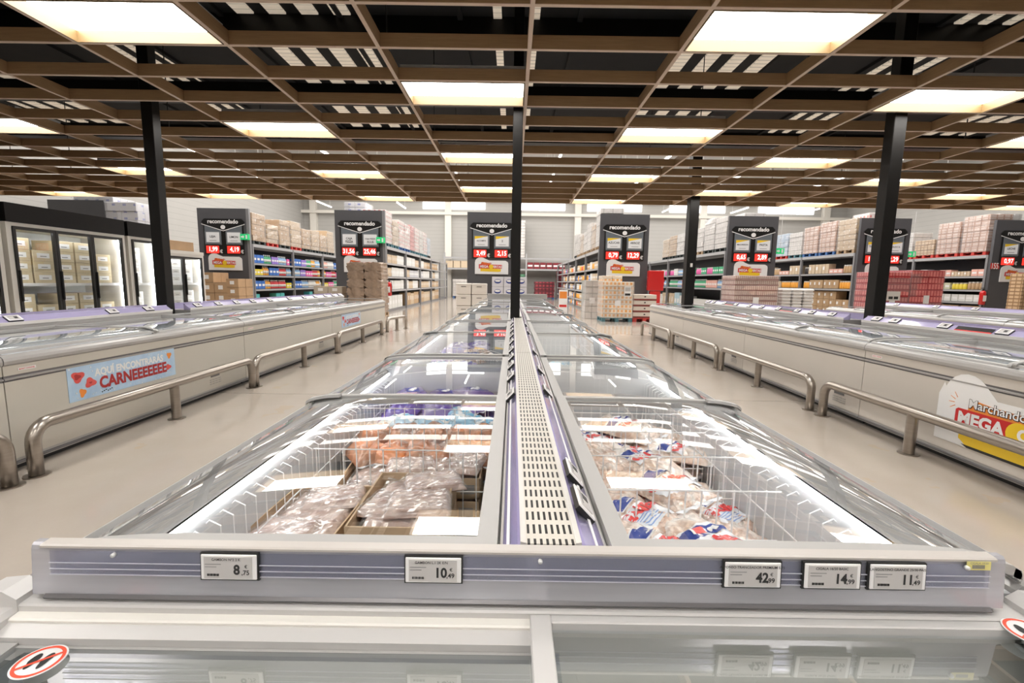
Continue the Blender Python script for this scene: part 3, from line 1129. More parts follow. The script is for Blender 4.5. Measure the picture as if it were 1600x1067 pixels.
LS = 'spines of the left island'
side_spine(-4.705, -5.155, .32, 6.42, 'lilac edged spine along the near half of the left island', LS)
side_spine(-4.705, -5.155, 6.78, 13.0, 'lilac edged spine along the far half of the left island', LS)
t = side_spine(4.725, 5.175, -.9, 6.42, 'lilac edged spine along the near half of the right island', 'spines of the right island'); t.location.x = 0
right_place_x = t
def rp_spine(t):
    x, y = rpt(t.location.x, t.location.y)
    t.location = (x, y, 0); t.rotation_euler.z = RSLANT
rp_spine(t)
t = side_spine(4.725, 5.175, 6.78, 12.0, 'lilac edged spine along the far half of the right island', 'spines of the right island')
rp_spine(t)
side_spine(9.605, 9.995, 2.9, 12.5, 'lilac edged spine of the second right island', 'spines of the right island')

# tags clipped on the spines
def small_tag(w_=.12, h_=.062):
    t = thing('price_tag', 'x', 'price tag')
    b = MB(); b.box(-w_ / 2, w_ / 2, -.012, -.008, 0, h_, ESLW); b.box(-w_ / 2, w_ / 2, -.008, .006, -.004, h_ - .002, BLACK); b.build('case', t)
    b = MB(); b.box(-w_ * .38, w_ * .38, -.0145, -.012, h_ * .15, h_ * .85, ESL)
    b.box(w_ * .0, w_ * .25, -.0155, -.0145, h_ * .3, h_ * .65, INK); b.box(-w_ * .3, w_ * .3, -.0155, -.0145, h_ * .72, h_ * .8, GREYI)
    b.build('display', t)
    return reg(t)


tp = small_tag()
def spine_tags(xe, s, ylist, lab, grp, slant=False):
    for y in ylist:
        x, yy, rz = xe, y, (pi / 2 if s < 0 else -pi / 2)
        if slant:
            x, yy = rpt(xe, y); rz += RSLANT
        c = copy_tree(tp)
        c.location = (x, yy, .992)
        c.scale = (1.1, 1, 1.15)
        c.rotation_euler = (-.9, 0, rz)
        tag(c, lab, 'price tag', grp)


# tags face the near aisle: their -y axis looks to the aisle and up
spine_tags(-4.725, -1, (2.9, 3.9, 4.4, 5.5, 6.05, 7.0, 7.5, 8.0, 8.5, 9.1, 9.9, 10.6, 11.2, 11.8, 12.3, 12.75), 'grey price tag clipped on the lilac edge of the left island', 'price tags on the left island')
spine_tags(4.745, 1, (2.2, 2.6, 3.3, 3.7, 4.15, 4.55, 5.2, 5.9, 6.2, 7.1, 7.6, 8.0, 8.6, 9.2, 9.7, 10.3, 10.9, 11.5, 11.8), 'grey price tag clipped on the lilac edge of the right island', 'price tags on the right island', True)
spine_tags(9.625, 1, (5.5, 6.6, 7.4, 8.6, 9.7, 10.6, 11.7), 'grey price tag clipped on the second right island', 'price tags on the second right island')
# tags on the central spine, seen edge on
def cen_tag(y, side, lab):
    c = copy_tree(tp)
    c.location = (SPX + side * .098, y, .914)
    c.scale = (.85, .85, .8)
    c.rotation_euler = (-.75, 0, pi / 2 if side > 0 else -pi / 2)
    tag(c, lab, 'price tag', 'price tags on the central island')
for y in (2.02, 2.42, 2.75, 3.05, 3.4, 3.85, 4.3, 4.75, 5.2, 5.6):
    cen_tag(y, -1, 'dark-backed price tag standing on the left lilac rail of the central island')
for y in (1.0, 1.17, 2.1, 2.6, 3.3, 4.6, 5.4):
    cen_tag(y, 1, 'dark-backed price tag standing on the right lilac rail of the central island')
for o in list(tp.children) + [tp]:
    bpy.data.objects.remove(o)
# promo strips on the right spine
for y0, y1, lab in ((2.5, 3.1, 'nearest'), (4.65, 5.05, 'middle'), (8.1, 8.5, 'far'), (10.4, 10.8, 'farthest')):
    b = MB()
    b.box(0, .004, 0, y1 - y0, 0, .05, BLACK); b.box(-.001, .003, 0, y1 - y0, -.02, 0, RED)
    o = b.build('promotion_strip')
    x, y = rpt(4.745, y0)
    o.location = (x, y, .995); o.rotation_euler = (0, .8, RSLANT)
    tag(o, 'red and black promotion strip on the right island edge, %s one' % lab, 'promotion strip', 'promotion strips')


# ---- guard rails
def hoop(x, y0, y1, ym, label, grp, h=.37, r=.044, bend=.13, slant=False):
    t = thing('guard_rail', label, 'guard rail', (x, y0, 0), 0, grp)
    L = y1 - y0
    pts = [(0, 0, .01), (0, 0, h - bend)]
    for k in range(1, 7):
        a = pi / 2 * k / 6
        pts.append((0, bend - bend * cos(a), h - bend + bend * sin(a)))
    for k in range(0, 7):
        a = pi / 2 * k / 6
        pts.append((0, L - bend + bend * sin(a), h - bend + bend * cos(a)))
    pts.append((0, L, .01))
    b = MB(); b.tube(pts, r, STEEL, 14); b.build('bent_tube', t)
    b = MB(); b.cyl(0, ym - y0, .01, h - .02, r * .98, STEEL, 14); b.build('middle_post', t)
    for yy in (0, ym - y0, L):
        b = MB(); b.cyl(0, yy, 0, .008, r * 1.75, STEEL, 18); b.build('base_plate', t)
    if slant: right_place(t)
    return t


GL = 'steel guard rails along the left island'
hoop(-3.40, .2, 3.0, 1.6, 'bent steel guard rail cut off by the left edge of the view', GL)
hoop(-3.40, 3.18, 5.97, 4.58, 'bent steel guard rail in front of the blue meat sticker', GL)
hoop(-3.40, 6.05, 8.92, 7.5, 'bent steel guard rail third from the near left', GL)
hoop(-3.42, 9.06, 12.1, 10.55, 'bent steel guard rail along the farthest left freezer', GL)
t = hoop(-3.45, 0, 1.1, .55, 'short steel guard rail turned across the far end of the left island', GL); t.location = (-3.45, 12.75, 0); t.rotation_euler.z = -.25
GRR = 'steel guard rails along the right island'
hoop(3.42, -.6, 2.2, .9, 'bent steel guard rail nearest on the right, out of the view', GRR, slant=True)
hoop(3.42, 2.4, 5.05, 3.88, 'bent steel guard rail across the marchando sticker', GRR, slant=True)
hoop(3.42, 5.28, 7.72, 6.5, 'bent steel guard rail second along the right island', GRR, slant=True)
hoop(3.42, 7.92, 10.3, 9.0, 'bent steel guard rail third along the right island', GRR, slant=True)
hoop(3.42, 10.5, 12.95, 11.8, 'bent steel guard rail farthest along the right island', GRR, slant=True)

# ---- stickers and service panels on the side freezers (parts of the freezer)
def on_face(t, s, y0, z0, draw, name='sticker', label=None):
    """draw into a MB whose x runs along the freezer as read from the aisle and z up, then turn it onto the face.
    s=-1: face looks to +x (left island); s=+1: face looks to -x"""
    b = MB(); draw(b)
    o = b.build(name)
    o.parent = t
    if s < 0:
        o.rotation_euler = (0, 0, pi / 2)
        o.location = (.0012, y0, z0)
    else:
        o.rotation_euler = (0, 0, -pi / 2)
        o.location = (-.0012, y0, z0)
    if label: o['label'] = label
    return o


STEAK = mat('steak_red', (0.70, 0.10, 0.09), .5)
STEAKD = mat('steak_dark', (0.40, 0.03, 0.03), .5)
def carne(b):
    b.box(0, 1.2, -.003, 0, 0, .285, SKY)
    rnd = random.Random(3)
    for k in range(60):
        x = rnd.random() * 1.17 + .01; z = rnd.random() * .07 + (0.0 if rnd.random() < .7 else .2)
        r = .004 + rnd.random() * .008
        b.box(x, x + r, -.004, -.003, z, z + r, WHITE)
    b.text('AQUÍ ENCONTRARÁS', .088, facing_y(.64, -.005, .208), WHITE, .04, sx=.9)
    b.text('CARNEEEEEEE', .140, facing_y(.68, -.005, .108), STEAKD, .042, sx=.9)
    def blob(cx, cz, rx, rz_, m, ph, n=20, y=-.005):
        P = []
        for k in range(n):
            a = 2 * pi * k / n
            q = 1 + .22 * sin(3 * a + ph)
            P.append((cx + rx * q * cos(a), y, cz + rz_ * q * sin(a)))
        b.add(P, [tuple(range(n))], m)
    blob(.09, .20, .055, .045, STEAK, .4); blob(.085, .20, .03, .022, STEAKD, 1.4, y=-.006)
    blob(.20, .13, .05, .04, STEAK, 2.4); blob(.2, .13, .015, .008, STEAKD, 0, y=-.006)
    blob(.12, .06, .03, .035, ORA, 1.0); blob(1.10, .10, .035, .028, STEAK, 1.8); blob(1.12, .22, .03, .03, ORA, .3)
    for k in range(6):
        b.box(.30 + .02 * k, .31 + .02 * k, -.0055, -.003, .02 + .006 * (k % 3), .028 + .006 * (k % 3), INK)


on_face(leftT[1], -1, 3.68 - LY[1], .395, carne, 'sticker', 'long blue sticker reading AQUÍ ENCONTRARÁS CARNEEEEEEE with red steaks')
on_face(leftT[3], -1, 9.75 - LY[3], .41, carne, 'sticker', 'long blue sticker reading AQUÍ ENCONTRARÁS CARNEEEEEEE, farther copy')


def panel(b):
    b.box(0, .16, -.004, 0, .1, .22, ALUD)
    b.box(.03, .09, -.006, -.004, .13, .19, BLACK)
    b.cyl(.115, -.006, .14, .15, .012, OFFW, 10)
    for r in range(3):
        for c in range(4):
            b.box(-.02 + c * .055, .02 + c * .055, -.003, 0, .015 + .025 * r, .025 + .025 * r, ALU)


for i, yy in ((1, 5.45), (2, 8.6), (3, 12.4)):
    on_face(leftT[i], -1, yy - LY[i], .14, panel, 'control_panel', 'small dark thermostat panel with vents')
for i, yy in ((2, 5.15), (3, 7.75), (4, 10.6)):
    on_face(rightT[i], 1, yy - RY[i], .14, panel, 'control_panel', 'small dark thermostat panel with vents')


def maker(b):
    b.box(0, .13, -.002, 0, 0, .02, WHITE)
    b.text('MARKT CHANNEL', .014, facing_y(.065, -.003, .01), RED, .02)


for i in (1, 2, 3):
    on_face(leftT[i], -1, .1, .735, maker, 'small_label', 'tiny white label with red lettering')
on_face(rightT[1], 1, RY[2] - RY[1] - .1, .735, maker, 'small_label', 'tiny white label with red lettering')


def marchando(b):
    P = [(0, 0)]
    P += [(0, .38), (.04, .48)] + [(.24 + .19 * cos(a), .40 + .18 * sin(a)) for a in [pi - k * .3 for k in range(1, 9)]]
    P += [(.48, .42), (.6, .42), (1.22, .42), (1.3, .38), (1.33, .3), (1.33, 0)]
    b.prismY(P, -.002, 0, WHITE)
    b.prismY([(.22, .16), (.22, .06), (.28, .02), (1.1, .02), (1.18, .10), (1.18, .16)], -.0045, -.002, YEL)
    b.prismY([(.25, .02), (.30, -.0), (1.1, .0), (1.15, .03), (1.1, .02), (.28, .02)], -.0045, -.002, INK)
    b.prismY([(.17, .17), (.17, .285), (.19, .30), (1.16, .30), (1.18, .285), (1.18, .17), (1.16, .155), (.19, .155)], -.006, -.0045, RED)
    b.prismY([(.27, .30), (.27, .34), (.33, .385), (.45, .37), (.95, .36), (.95, .30)], -.005, -.002, ORA)
    b.cyl(.68, -.007, .155, .3, .001, YEL, 8)
    P = [(.66 + .09 * cos(2 * pi * k / 20), .225 + .085 * sin(2 * pi * k / 20)) for k in range(20)]
    b.prismY(P, -.0075, -.006, YEL)
    b.text('Marchando', .095, facing_y(.49, -.0085, .355), INK, .06)
    b.text('Marchando', .095, facing_y(.49, -.0095, .357), WHITE, .015)
    b.text('MEGA', .135, facing_y(.385, -.0095, .228), WHITE, .045)
    b.text('OFERTAS', .12, facing_y(.90, -.0095, .228), WHITE, .045)
    for a in (2.2, 2.7, 3.2, 3.7):
        c = Vector((.2, 0, .34))
        d = Vector((cos(a), 0, sin(a))); e = Vector((-sin(a), 0, cos(a)))
        q = [c + d * .05 + e * .003, c + d * .1 + e * .002, c + d * .1 - e * .002, c + d * .05 - e * .003]
        b.add([(v.x, -.004, v.z) for v in q], [(0, 1, 2, 3)], ORA)


on_face(rightT[1], 1, 3.86 - RY[1], .175, marchando, 'sticker', 'white arched sticker reading Marchando MEGA OFERTAS')
# ================================================================== GOODS IN THE CENTRAL FREEZERS
SHR = shrimp_mat('shrimp_pink', (0.88, 0.68, 0.57), (0.93, 0.88, 0.83), (0.74, 0.50, 0.38), 45)
SHR2 = shrimp_mat('shrimp_pale', (0.88, 0.76, 0.68), (0.93, 0.90, 0.87), (0.78, 0.58, 0.46), 30)
MEAT = shrimp_mat('frozen_brown', (0.62, 0.44, 0.37), (0.76, 0.62, 0.55), (0.46, 0.30, 0.25), 16)
CRAB = shrimp_mat('orange_shellfish', (0.90, 0.26, 0.06), (0.80, 0.50, 0.34), (0.16, 0.08, 0.06), 11)
BLUEB = shrimp_mat('pale_blue_bag', (0.30, 0.62, 0.80), (0.72, 0.80, 0.84), (0.25, 0.50, 0.70), 9)
PURP = shrimp_mat('purple_bag', (0.12, 0.06, 0.42), (0.60, 0.55, 0.62), (0.10, 0.05, 0.36), 8)
VEG = shrimp_mat('green_veg_bag', (0.12, 0.30, 0.08), (0.60, 0.62, 0.45), (0.10, 0.22, 0.07), 20)
BLUI = mat('navy_print', (0.02, 0.05, 0.28), .4)
REDI = mat('bag_red_print', (0.75, 0.06, 0.06), .4)
FILMW = mat('milky_print', (0.80, 0.82, 0.86), .3, coat=.5)


def make_bag(name, L, W, H, content, style, seed):
    """pillow bag lying flat; x along its length"""
    rnd = random.Random(seed)
    ph = [rnd.random() * 6 for _ in range(6)]
    nx, ny = 18, 12
    def top(x, y):
        a = max(0.0, 1 - abs(2 * x / L) ** 3.2) ** .5
        c = max(0.0, 1 - abs(2 * y / W) ** 3.0) ** .5
        h = H * a * c
        h += .007 * a * c * (sin(x * 55 + ph[0]) * cos(y * 60 + ph[1]) + .6 * sin(x * 110 + ph[2] + y * 40) + .5 * cos(y * 120 + ph[3]))
        return max(h, .001)
    t = thing(name, 'x', 'frozen food bag')
    b = MB()
    vs = []
    for j in range(ny + 1):
        for i in range(nx + 1):
            x = -L / 2 + L * i / nx; y = -W / 2 + W * j / ny
            vs.append((x, y * (1 - .05 * sin(pi * i / nx)), top(x, y)))
    n0 = len(vs)
    for j in range(ny + 1):
        for i in range(nx + 1):
            x = -L / 2 + L * i / nx; y = -W / 2 + W * j / ny
            vs.append((x, y * (1 - .05 * sin(pi * i / nx)), -.25 * top(x, y)))
    fs = []
    for j in range(ny):
        for i in range(nx):
            a = j * (nx + 1) + i
            fs.append((a, a + 1, a + nx + 2, a + nx + 1))
            fs.append((n0 + a, n0 + a + nx + 1, n0 + a + nx + 2, n0 + a + 1))
    b.add(vs, fs, content, True)
    b.build('pouch', t)
    # crimped seal at the ends
    b = MB()
    for s in (-1, 1):
        for k in range(8):
            y0 = -W / 2 + W * k / 8; y1 = y0 + W / 8
            z = .004 * (1 if k % 2 else -1)
            b.add([(s * L / 2, y0, 0), (s * L / 2, y1, 0), (s * (L / 2 + .018), y1, z), (s * (L / 2 + .018), y0, -z)], [(0, 1, 2, 3)], FILMW)
    b.build('seal', t)
    fn = lambda q: Vector((q.x, q.y, top(q.x, q.y) + .003))
    if style:
        b = MB()
        # milky printed band and emblem
        def patch(x0, x1, y0, y1, m, dz=.0015, n=8):
            vs = []
            for j in range(n + 1):
                for i in range(n + 1):
                    x = x0 + (x1 - x0) * i / n; y = y0 + (y1 - y0) * j / n
                    vs.append((x, y, top(x, y) + dz))
            b.add(vs, [(j * (n + 1) + i, j * (n + 1) + i + 1, (j + 1) * (n + 1) + i + 1, (j + 1) * (n + 1) + i) for j in range(n) for i in range(n)], m, True)
        def ell(cx, cy_, rx, ry, m, dz):
            n = 24
            vs = [(cx, cy_, top(cx, cy_) + dz)]
            for r in (.5, 1.0):
                vs += [(cx + rx * r * cos(2 * pi * k / n), cy_ + ry * r * sin(2 * pi * k / n), top(cx + rx * r * cos(2 * pi * k / n), cy_ + ry * r * sin(2 * pi * k / n)) + dz) for k in range(n)]
            fs = [(0, 1 + k, 1 + (k + 1) % n) for k in range(n)] + [(1 + k, 1 + (k + 1) % n, 1 + n + (k + 1) % n, 1 + n + k) for k in range(n)]
            b.add(vs, fs, m, True)
        if style == 1:
            patch(L * .08, L * .36, -W * .42, W * .42, FILMW)
            ell(L * -.02, 0, L * .075, W * .36, WHITE, .002)
            ell(L * -.02, 0, L * .06, W * .31, BLUI, .0035)
            b.text('GAMBA', W * .26, Matrix.Translation((L * .16, 0, 0)) @ Matrix.Rotation(pi / 2, 4, 'Z'), REDI, .05, fn=fn)
            for k in range(5):
                patch(L * (.22 + .025 * k), L * (.23 + .025 * k), -W * .3, W * (.1 + .04 * (k % 3)), mat('blue_print', (.25, .38, .68), .4), .003, 4)
        elif style == 2:
            patch(-L * .15, L * .2, -W * .42, W * .42, FILMW)
            patch(-L * .12, 0, -W * .40, W * .30, BLUI, .003)
            b.text('GAMBA', W * .24, Matrix.Translation((L * .1, 0, 0)) @ Matrix.Rotation(pi / 2, 4, 'Z'), REDI, .05, fn=fn)
            patch(-L * .10, -L * .04, -W * .2, W * .02, REDI, .0045, 5)
            for yy in (-.25, .05, .16):
                patch(-L * .095, -L * .03, W * yy, W * (yy + .05), WHITE, .0048, 4)
        elif style == 3:
            patch(-L * .25, L * .25, -W * .2, W * .2, mat('deep_blue_print', (.05, .07, .40), .4))
            ell(0, 0, L * .1, W * .15, WHITE, .003)
        elif style == 4:
            patch(-L * .3, L * .3, -W * .3, W * .1, WHITE)
            patch(-L * .25, L * .1, -W * .22, -W * .02, mat('cyan_print', (.15, .5, .75), .4), .003)
        b.build('print', t)
    return reg(t)


# ---- open cartons with vacuum packs
def make_carton_tray(W, L, H):
    t = thing('open_carton', 'x', 'open carton')
    b = MB()
    T = .006
    b.box(-W / 2, W / 2, -L / 2, -L / 2 + T, 0, H, CARD2); b.box(-W / 2, W / 2, L / 2 - T, L / 2, 0, H, CARD2)
    b.box(-W / 2, -W / 2 + T, -L / 2, L / 2, 0, H, CARD2); b.box(W / 2 - T, W / 2, -L / 2, L / 2, 0, H, CARD2)
    b.box(-W / 2, W / 2, -L / 2, L / 2, 0, .006, CARD2)
    b.build('tray', t)
    b = MB()
    y = -L / 2 - .001
    b.box(-W * .42, -W * .3, y - .001, y, H * .3, H * .7, INK); b.text('EXPORT', H * .3, facing_y(-W * .05, y - .001, H * .5), RED, .02)
    b.box(W * .22, W * .42, y - .001, y, H * .25, H * .7, GREYI)
    b.build('printing', t)
    return reg(t)


def make_block(W, L, H, content, seed):
    """vacuum packed frozen block"""
    rnd = random.Random(seed)
    t = thing('frozen_pack', 'x', 'frozen pack')
    nx, ny = 10, 14
    b = MB()
    vs = []
    ph = rnd.random() * 6
    def tp_(x, y):
        e = min(1, (1 - abs(2 * x / W)) * 9) * min(1, (1 - abs(2 * y / L)) * 11)
        return .004 + (H - .004) * max(0, e) ** .5 + .004 * sin(x * 70 + ph) * cos(y * 50 + ph) * e
    for j in range(ny + 1):
        for i in range(nx + 1):
            x = -W / 2 + W * i / nx; y = -L / 2 + L * j / ny
            vs.append((x, y, tp_(x, y)))
    n0 = len(vs)
    vs += [(x, y, 0) for x, y, z in vs[:n0]]
    fs = []
    for j in range(ny):
        for i in range(nx):
            a = j * (nx + 1) + i
            fs.append((a, a + 1, a + nx + 2, a + nx + 1)); fs.append((n0 + a, n0 + a + nx + 1, n0 + a + nx + 2, n0 + a + 1))
    b.add(vs, fs, content, True)
    b.build('block', t)
    b = MB()
    # creased clear film draped over it
    vs = []
    nx2, ny2 = 22, 26
    for j in range(ny2 + 1):
        for i in range(nx2 + 1):
            x = -W * .52 + W * 1.04 * i / nx2; y = -L * .52 + L * 1.04 * j / ny2
            z = tp_(max(-W / 2, min(W / 2, x)), max(-L / 2, min(L / 2, y))) + .004 + .006 * abs(sin(x * 41 + y * 33 + ph)) * abs(cos(y * 57 - x * 30 + ph)) + .003 * rnd.random()
            vs.append((x, y, z))
    b.add(vs, [(j * (nx2 + 1) + i, j * (nx2 + 1) + i + 1, (j + 1) * (nx2 + 1) + i + 1, (j + 1) * (nx2 + 1) + i) for j in range(ny2) for i in range(nx2)], FILMM, False)
    b.build('clear_film', t, normals=False)
    return reg(t)


PROTO = []
def proto(o):
    PROTO.append(o)
    return o


bagA = proto(make_bag('shrimp_bag', .36, .20, .05, SHR, 1, 1))
bagB = proto(make_bag('shrimp_bag', .36, .20, .055, SHR2, 2, 2))
bagC = proto(make_bag('shrimp_bag', .34, .21, .055, SHR, 0, 3))
bagD = proto(make_bag('shellfish_bag', .22, .19, .07, CRAB, 0, 4))
bagE = proto(make_bag('blue_food_bag', .30, .20, .06, BLUEB, 4, 5))
bagF = proto(make_bag('purple_food_bag', .32, .21, .06, PURP, 3, 6))
bagG = proto(make_bag('vegetable_bag', .30, .22, .06, VEG, 4, 7))
tray = proto(make_carton_tray(.30, .42, .09))
blk1 = proto(make_block(.26, .38, .055, MEAT, 1))
blk2 = proto(make_block(.24, .20, .05, MEAT, 2))

# right near freezer: bags of prawns in rows
BG = 'prawn bags in the near right freezer'
rnd = random.Random(11)
depthw = ['nearest', 'second', 'third', 'fourth', 'fifth', 'sixth', 'seventh', 'eighth']
colw = ['beside the spine', 'in the middle', 'towards the outer glass']
for lay in range(2):
    for j, y in enumerate((1.36, 1.60, 1.84, 2.08, 2.32, 2.58)):
        for i, x in enumerate((.36, .58, .80)):
            p = (bagA, bagB, bagC)[(i * 2 + j) % 3] if lay == 0 else (bagA, bagB, bagB, bagA, bagC)[(i * 2 + j * 3) % 5]
            if lay == 1 and (i == 2 and j < 4 or (i + j) % 3 == 2): continue
            z = .52 + lay * .065 + rnd.random() * .02 - (.05 if i == 2 else 0)
            c = copy_tree(p)
            c.location = (x + rnd.uniform(-.02, .02) + (.04 if lay else 0), y + rnd.uniform(-.02, .02), z)
            c.rotation_euler = (rnd.uniform(-.14, .14), rnd.uniform(-.1, .1), -pi / 2 + rnd.uniform(.35, .9))
            c.scale = (1.12, 1.15, 1.1)
            kind = {bagA: 'oval blue emblem', bagB: 'navy block print', bagC: 'plain clear film'}[p]
            tag(c, 'prawn bag with %s, %s row %s, %s layer' % (kind, depthw[j], colw[i], ('lower', 'upper')[lay]), 'frozen food bag', BG)
for j in range(7):
    for i, x in enumerate((.36, .58, .80)):
        c = copy_tree((bagC, bagB)[(i + j) % 2]); c.location = (x, 1.1 + .26 * j, .43); c.rotation_euler = (0, 0, pi / 2 + rnd.uniform(-.2, .2)); c.scale = (1.1, 1.15, 1.1)
        tag(c, 'prawn bag lying in the bottom layer, mostly buried', 'frozen food bag', BG)

# left near freezer: cartons and vacuum blocks in front, shellfish and blue bags behind
TG = 'open cartons in the near left freezer'
def carton(x, y, z, rz, lab, blk=blk1, nb=1):
    c = dup(tray, (x, y, z), rz, 'open brown carton ' + lab, TG)
    for q in range(nb):
        d = dup(blk, (x, y, z + .022 + .035 * q), rz + .06 * q, 'film-wrapped brown frozen block in the carton ' + lab, 'wrapped blocks in cartons')
for (x, y, z, rz, lab) in ((-.365, 1.57, .575, .0, 'nearest the spine'), (-.70, 1.55, .53, -.05, 'left of the nearest one'), (-.365, 1.57, .48, .0, 'under the nearest one'), (-.365, 1.57, .385, .0, 'at the bottom under the nearest one'),
                           (-.66, 1.06, .50, .0, 'against the front wall'), (-.32, 1.08, .46, .0, 'against the front wall by the spine'),
                           (-.60, 2.05, .48, .06, 'second back on the left'), (-.28, 2.06, .52, .03, 'second back beside the spine'), (-.28, 2.06, .42, .0, 'lowest in the second row')):
    carton(x, y, z, rz, lab)
for i, (x, y, z, rz) in enumerate(((-.29, 1.70, .652, .35), (-.40, 1.52, .645, -.2), (-.31, 1.50, .665, .1), (-.66, 1.66, .605, .2), (-.74, 1.42, .595, -.15), (-.44, 1.98, .60, .2), (-.2, 1.98, .62, 1.4))):
    dup(blk2, (x, y, z), rz, 'small film-wrapped frozen pack %s' % ('on top of the nearest carton, rear one', 'on top of the nearest carton, front left one', 'on top of the nearest carton by the spine', 'at the back of the left carton', 'in the front of the left carton', 'before the orange shellfish, left', 'before the orange shellfish, by the spine')[i], 'loose packs on the cartons', scale=(.9, .8, .5))
dwn = ['far left', 'left', 'middle', 'right', 'next to the spine']
for j, y in enumerate((2.20, 2.38)):
    for i, x in enumerate((-.70, -.56, -.42, -.28, -.16)):
        d = dup(bagD, (x, y, .56 + .03 * j + rnd.random() * .015), rnd.uniform(0, 3), 'clear bag of orange shellfish, %s in the %s row' % (dwn[i], ('front', 'back')[j]), 'orange shellfish bags')
for j, y in enumerate((2.24, 2.52, 2.74)):
    for i, x in enumerate((-.64, -.42, -.2)):
        dup(bagD if j == 0 else bagE, (x, y, .47 + .02 * j), rnd.uniform(0, 3), 'lower bag under the shellfish, %s' % dwn[i + 1] if j == 0 else 'pale blue fish bag, %s of the %s row' % (dwn[i + 1], ('first', 'second', 'third')[j]), 'pale blue fish bags' if j else 'orange shellfish bags')
for i, (x, y) in enumerate(((-.60, 2.56), (-.42, 2.52), (-.26, 2.6), (-.15, 2.5), (-.3, 2.72))):
    dup(bagE, (x, y, .60), rnd.uniform(0, 3), 'pale blue fish bag in the top layer, %s' % dwn[i], 'pale blue fish bags')
# the rest of the lids
def fill(xa, xb, ya, yb, protos, lab, grp, z=.45, lay=2, sx=.21, sy=.24):
    for l in range(lay):
        y = ya; j = 0
        while y < yb:
            x = xa; i = 0
            while x < xb + .001:
                p = rnd.choice(protos)
                c = copy_tree(p)
                c.location = (x + rnd.uniform(-.02, .02), y + rnd.uniform(-.03, .03), z + l * .06 + rnd.random() * .02)
                c.rotation_euler = (rnd.uniform(-.1, .1), rnd.uniform(-.1, .1), rnd.uniform(0, 3))
                tag(c, lab, 'frozen food bag', grp)
                x += sx; i += 1
            y += sy; j += 1


fill(-.66, -.2, 2.85, 3.1, [bagF], 'purple or blue food bag under the second left lid', 'bags under the second left lid', .56)
fill(-.66, -.2, 3.42, 6.0, [bagF, bagF, bagE, bagC], 'mixed food bag in the second left freezer', 'bags in the second left freezer', .60, 1, .24, .3)
fill(.36, .82, 2.85, 3.1, [bagC, bagB], 'pale food bag deep under the second right lid', 'bags under the second right lid', .36, 1, .23, .3)
fill(.36, .82, 3.5, 6.0, [bagC, bagG, bagE], 'mixed food bag in the second right freezer', 'bags in the second right freezer', .36, 1, .24, .3)
fill(.36, .82, 6.5, 9.0, [bagG, bagE, bagD, bagF], 'mixed food bag in the third right freezer', 'bags in the third right freezer', .5, 1, .24, .32)
fill(-.66, -.2, 6.5, 9.0, [bagG, bagD, bagC], 'mixed food bag in the third left freezer', 'bags in the third left freezer', .5, 1, .24, .32)
b = MB()
b.lathe([(.0, 0), (.05, .002), (.058, .02), (.05, .05), (.02, .058), (.0, .058)], BLACK, n=18)
o = b.build('black_roll'); o.location = (-.42, 3.42, .70); o.rotation_euler = (1.1, 0, .5)
tag(o, 'round black lid lying on the purple bags under the second left glass', 'lid')

# ================================================================== UPRIGHT GLASS DOOR FREEZERS
UX = -8.0
FASC = mat('black_fascia', (0.009, 0.008, 0.008), .5)
FASC.node_tree.nodes['Principled BSDF'].inputs['Specular IOR Level'].default_value = 0.2
INTR = mat('cooler_liner', (0.75, 0.78, 0.78), .4)
def make_case_box(w_, d_, h_, m, lm, name='frozen_carton'):
    t = thing(name, 'x', 'carton')
    b = MB(); b.box(0, w_, 0, d_, 0, h_, m, .004); b.build('carton_body', t)
    b = MB(); b.box(w_, w_ + .003, d_ * .2, d_ * .8, h_ * .3, h_ * .75, lm)
    b.box(w_ + .003, w_ + .0045, d_ * .35, d_ * .65, h_ * .42, h_ * .5, GREYI)
    b.build('label_sheet', t)
    return reg(t)


cboxY = proto(make_case_box(.40, .36, .185, CARDY, WHITE))
cboxW = proto(make_case_box(.40, .36, .185, WHITE, OFFW))


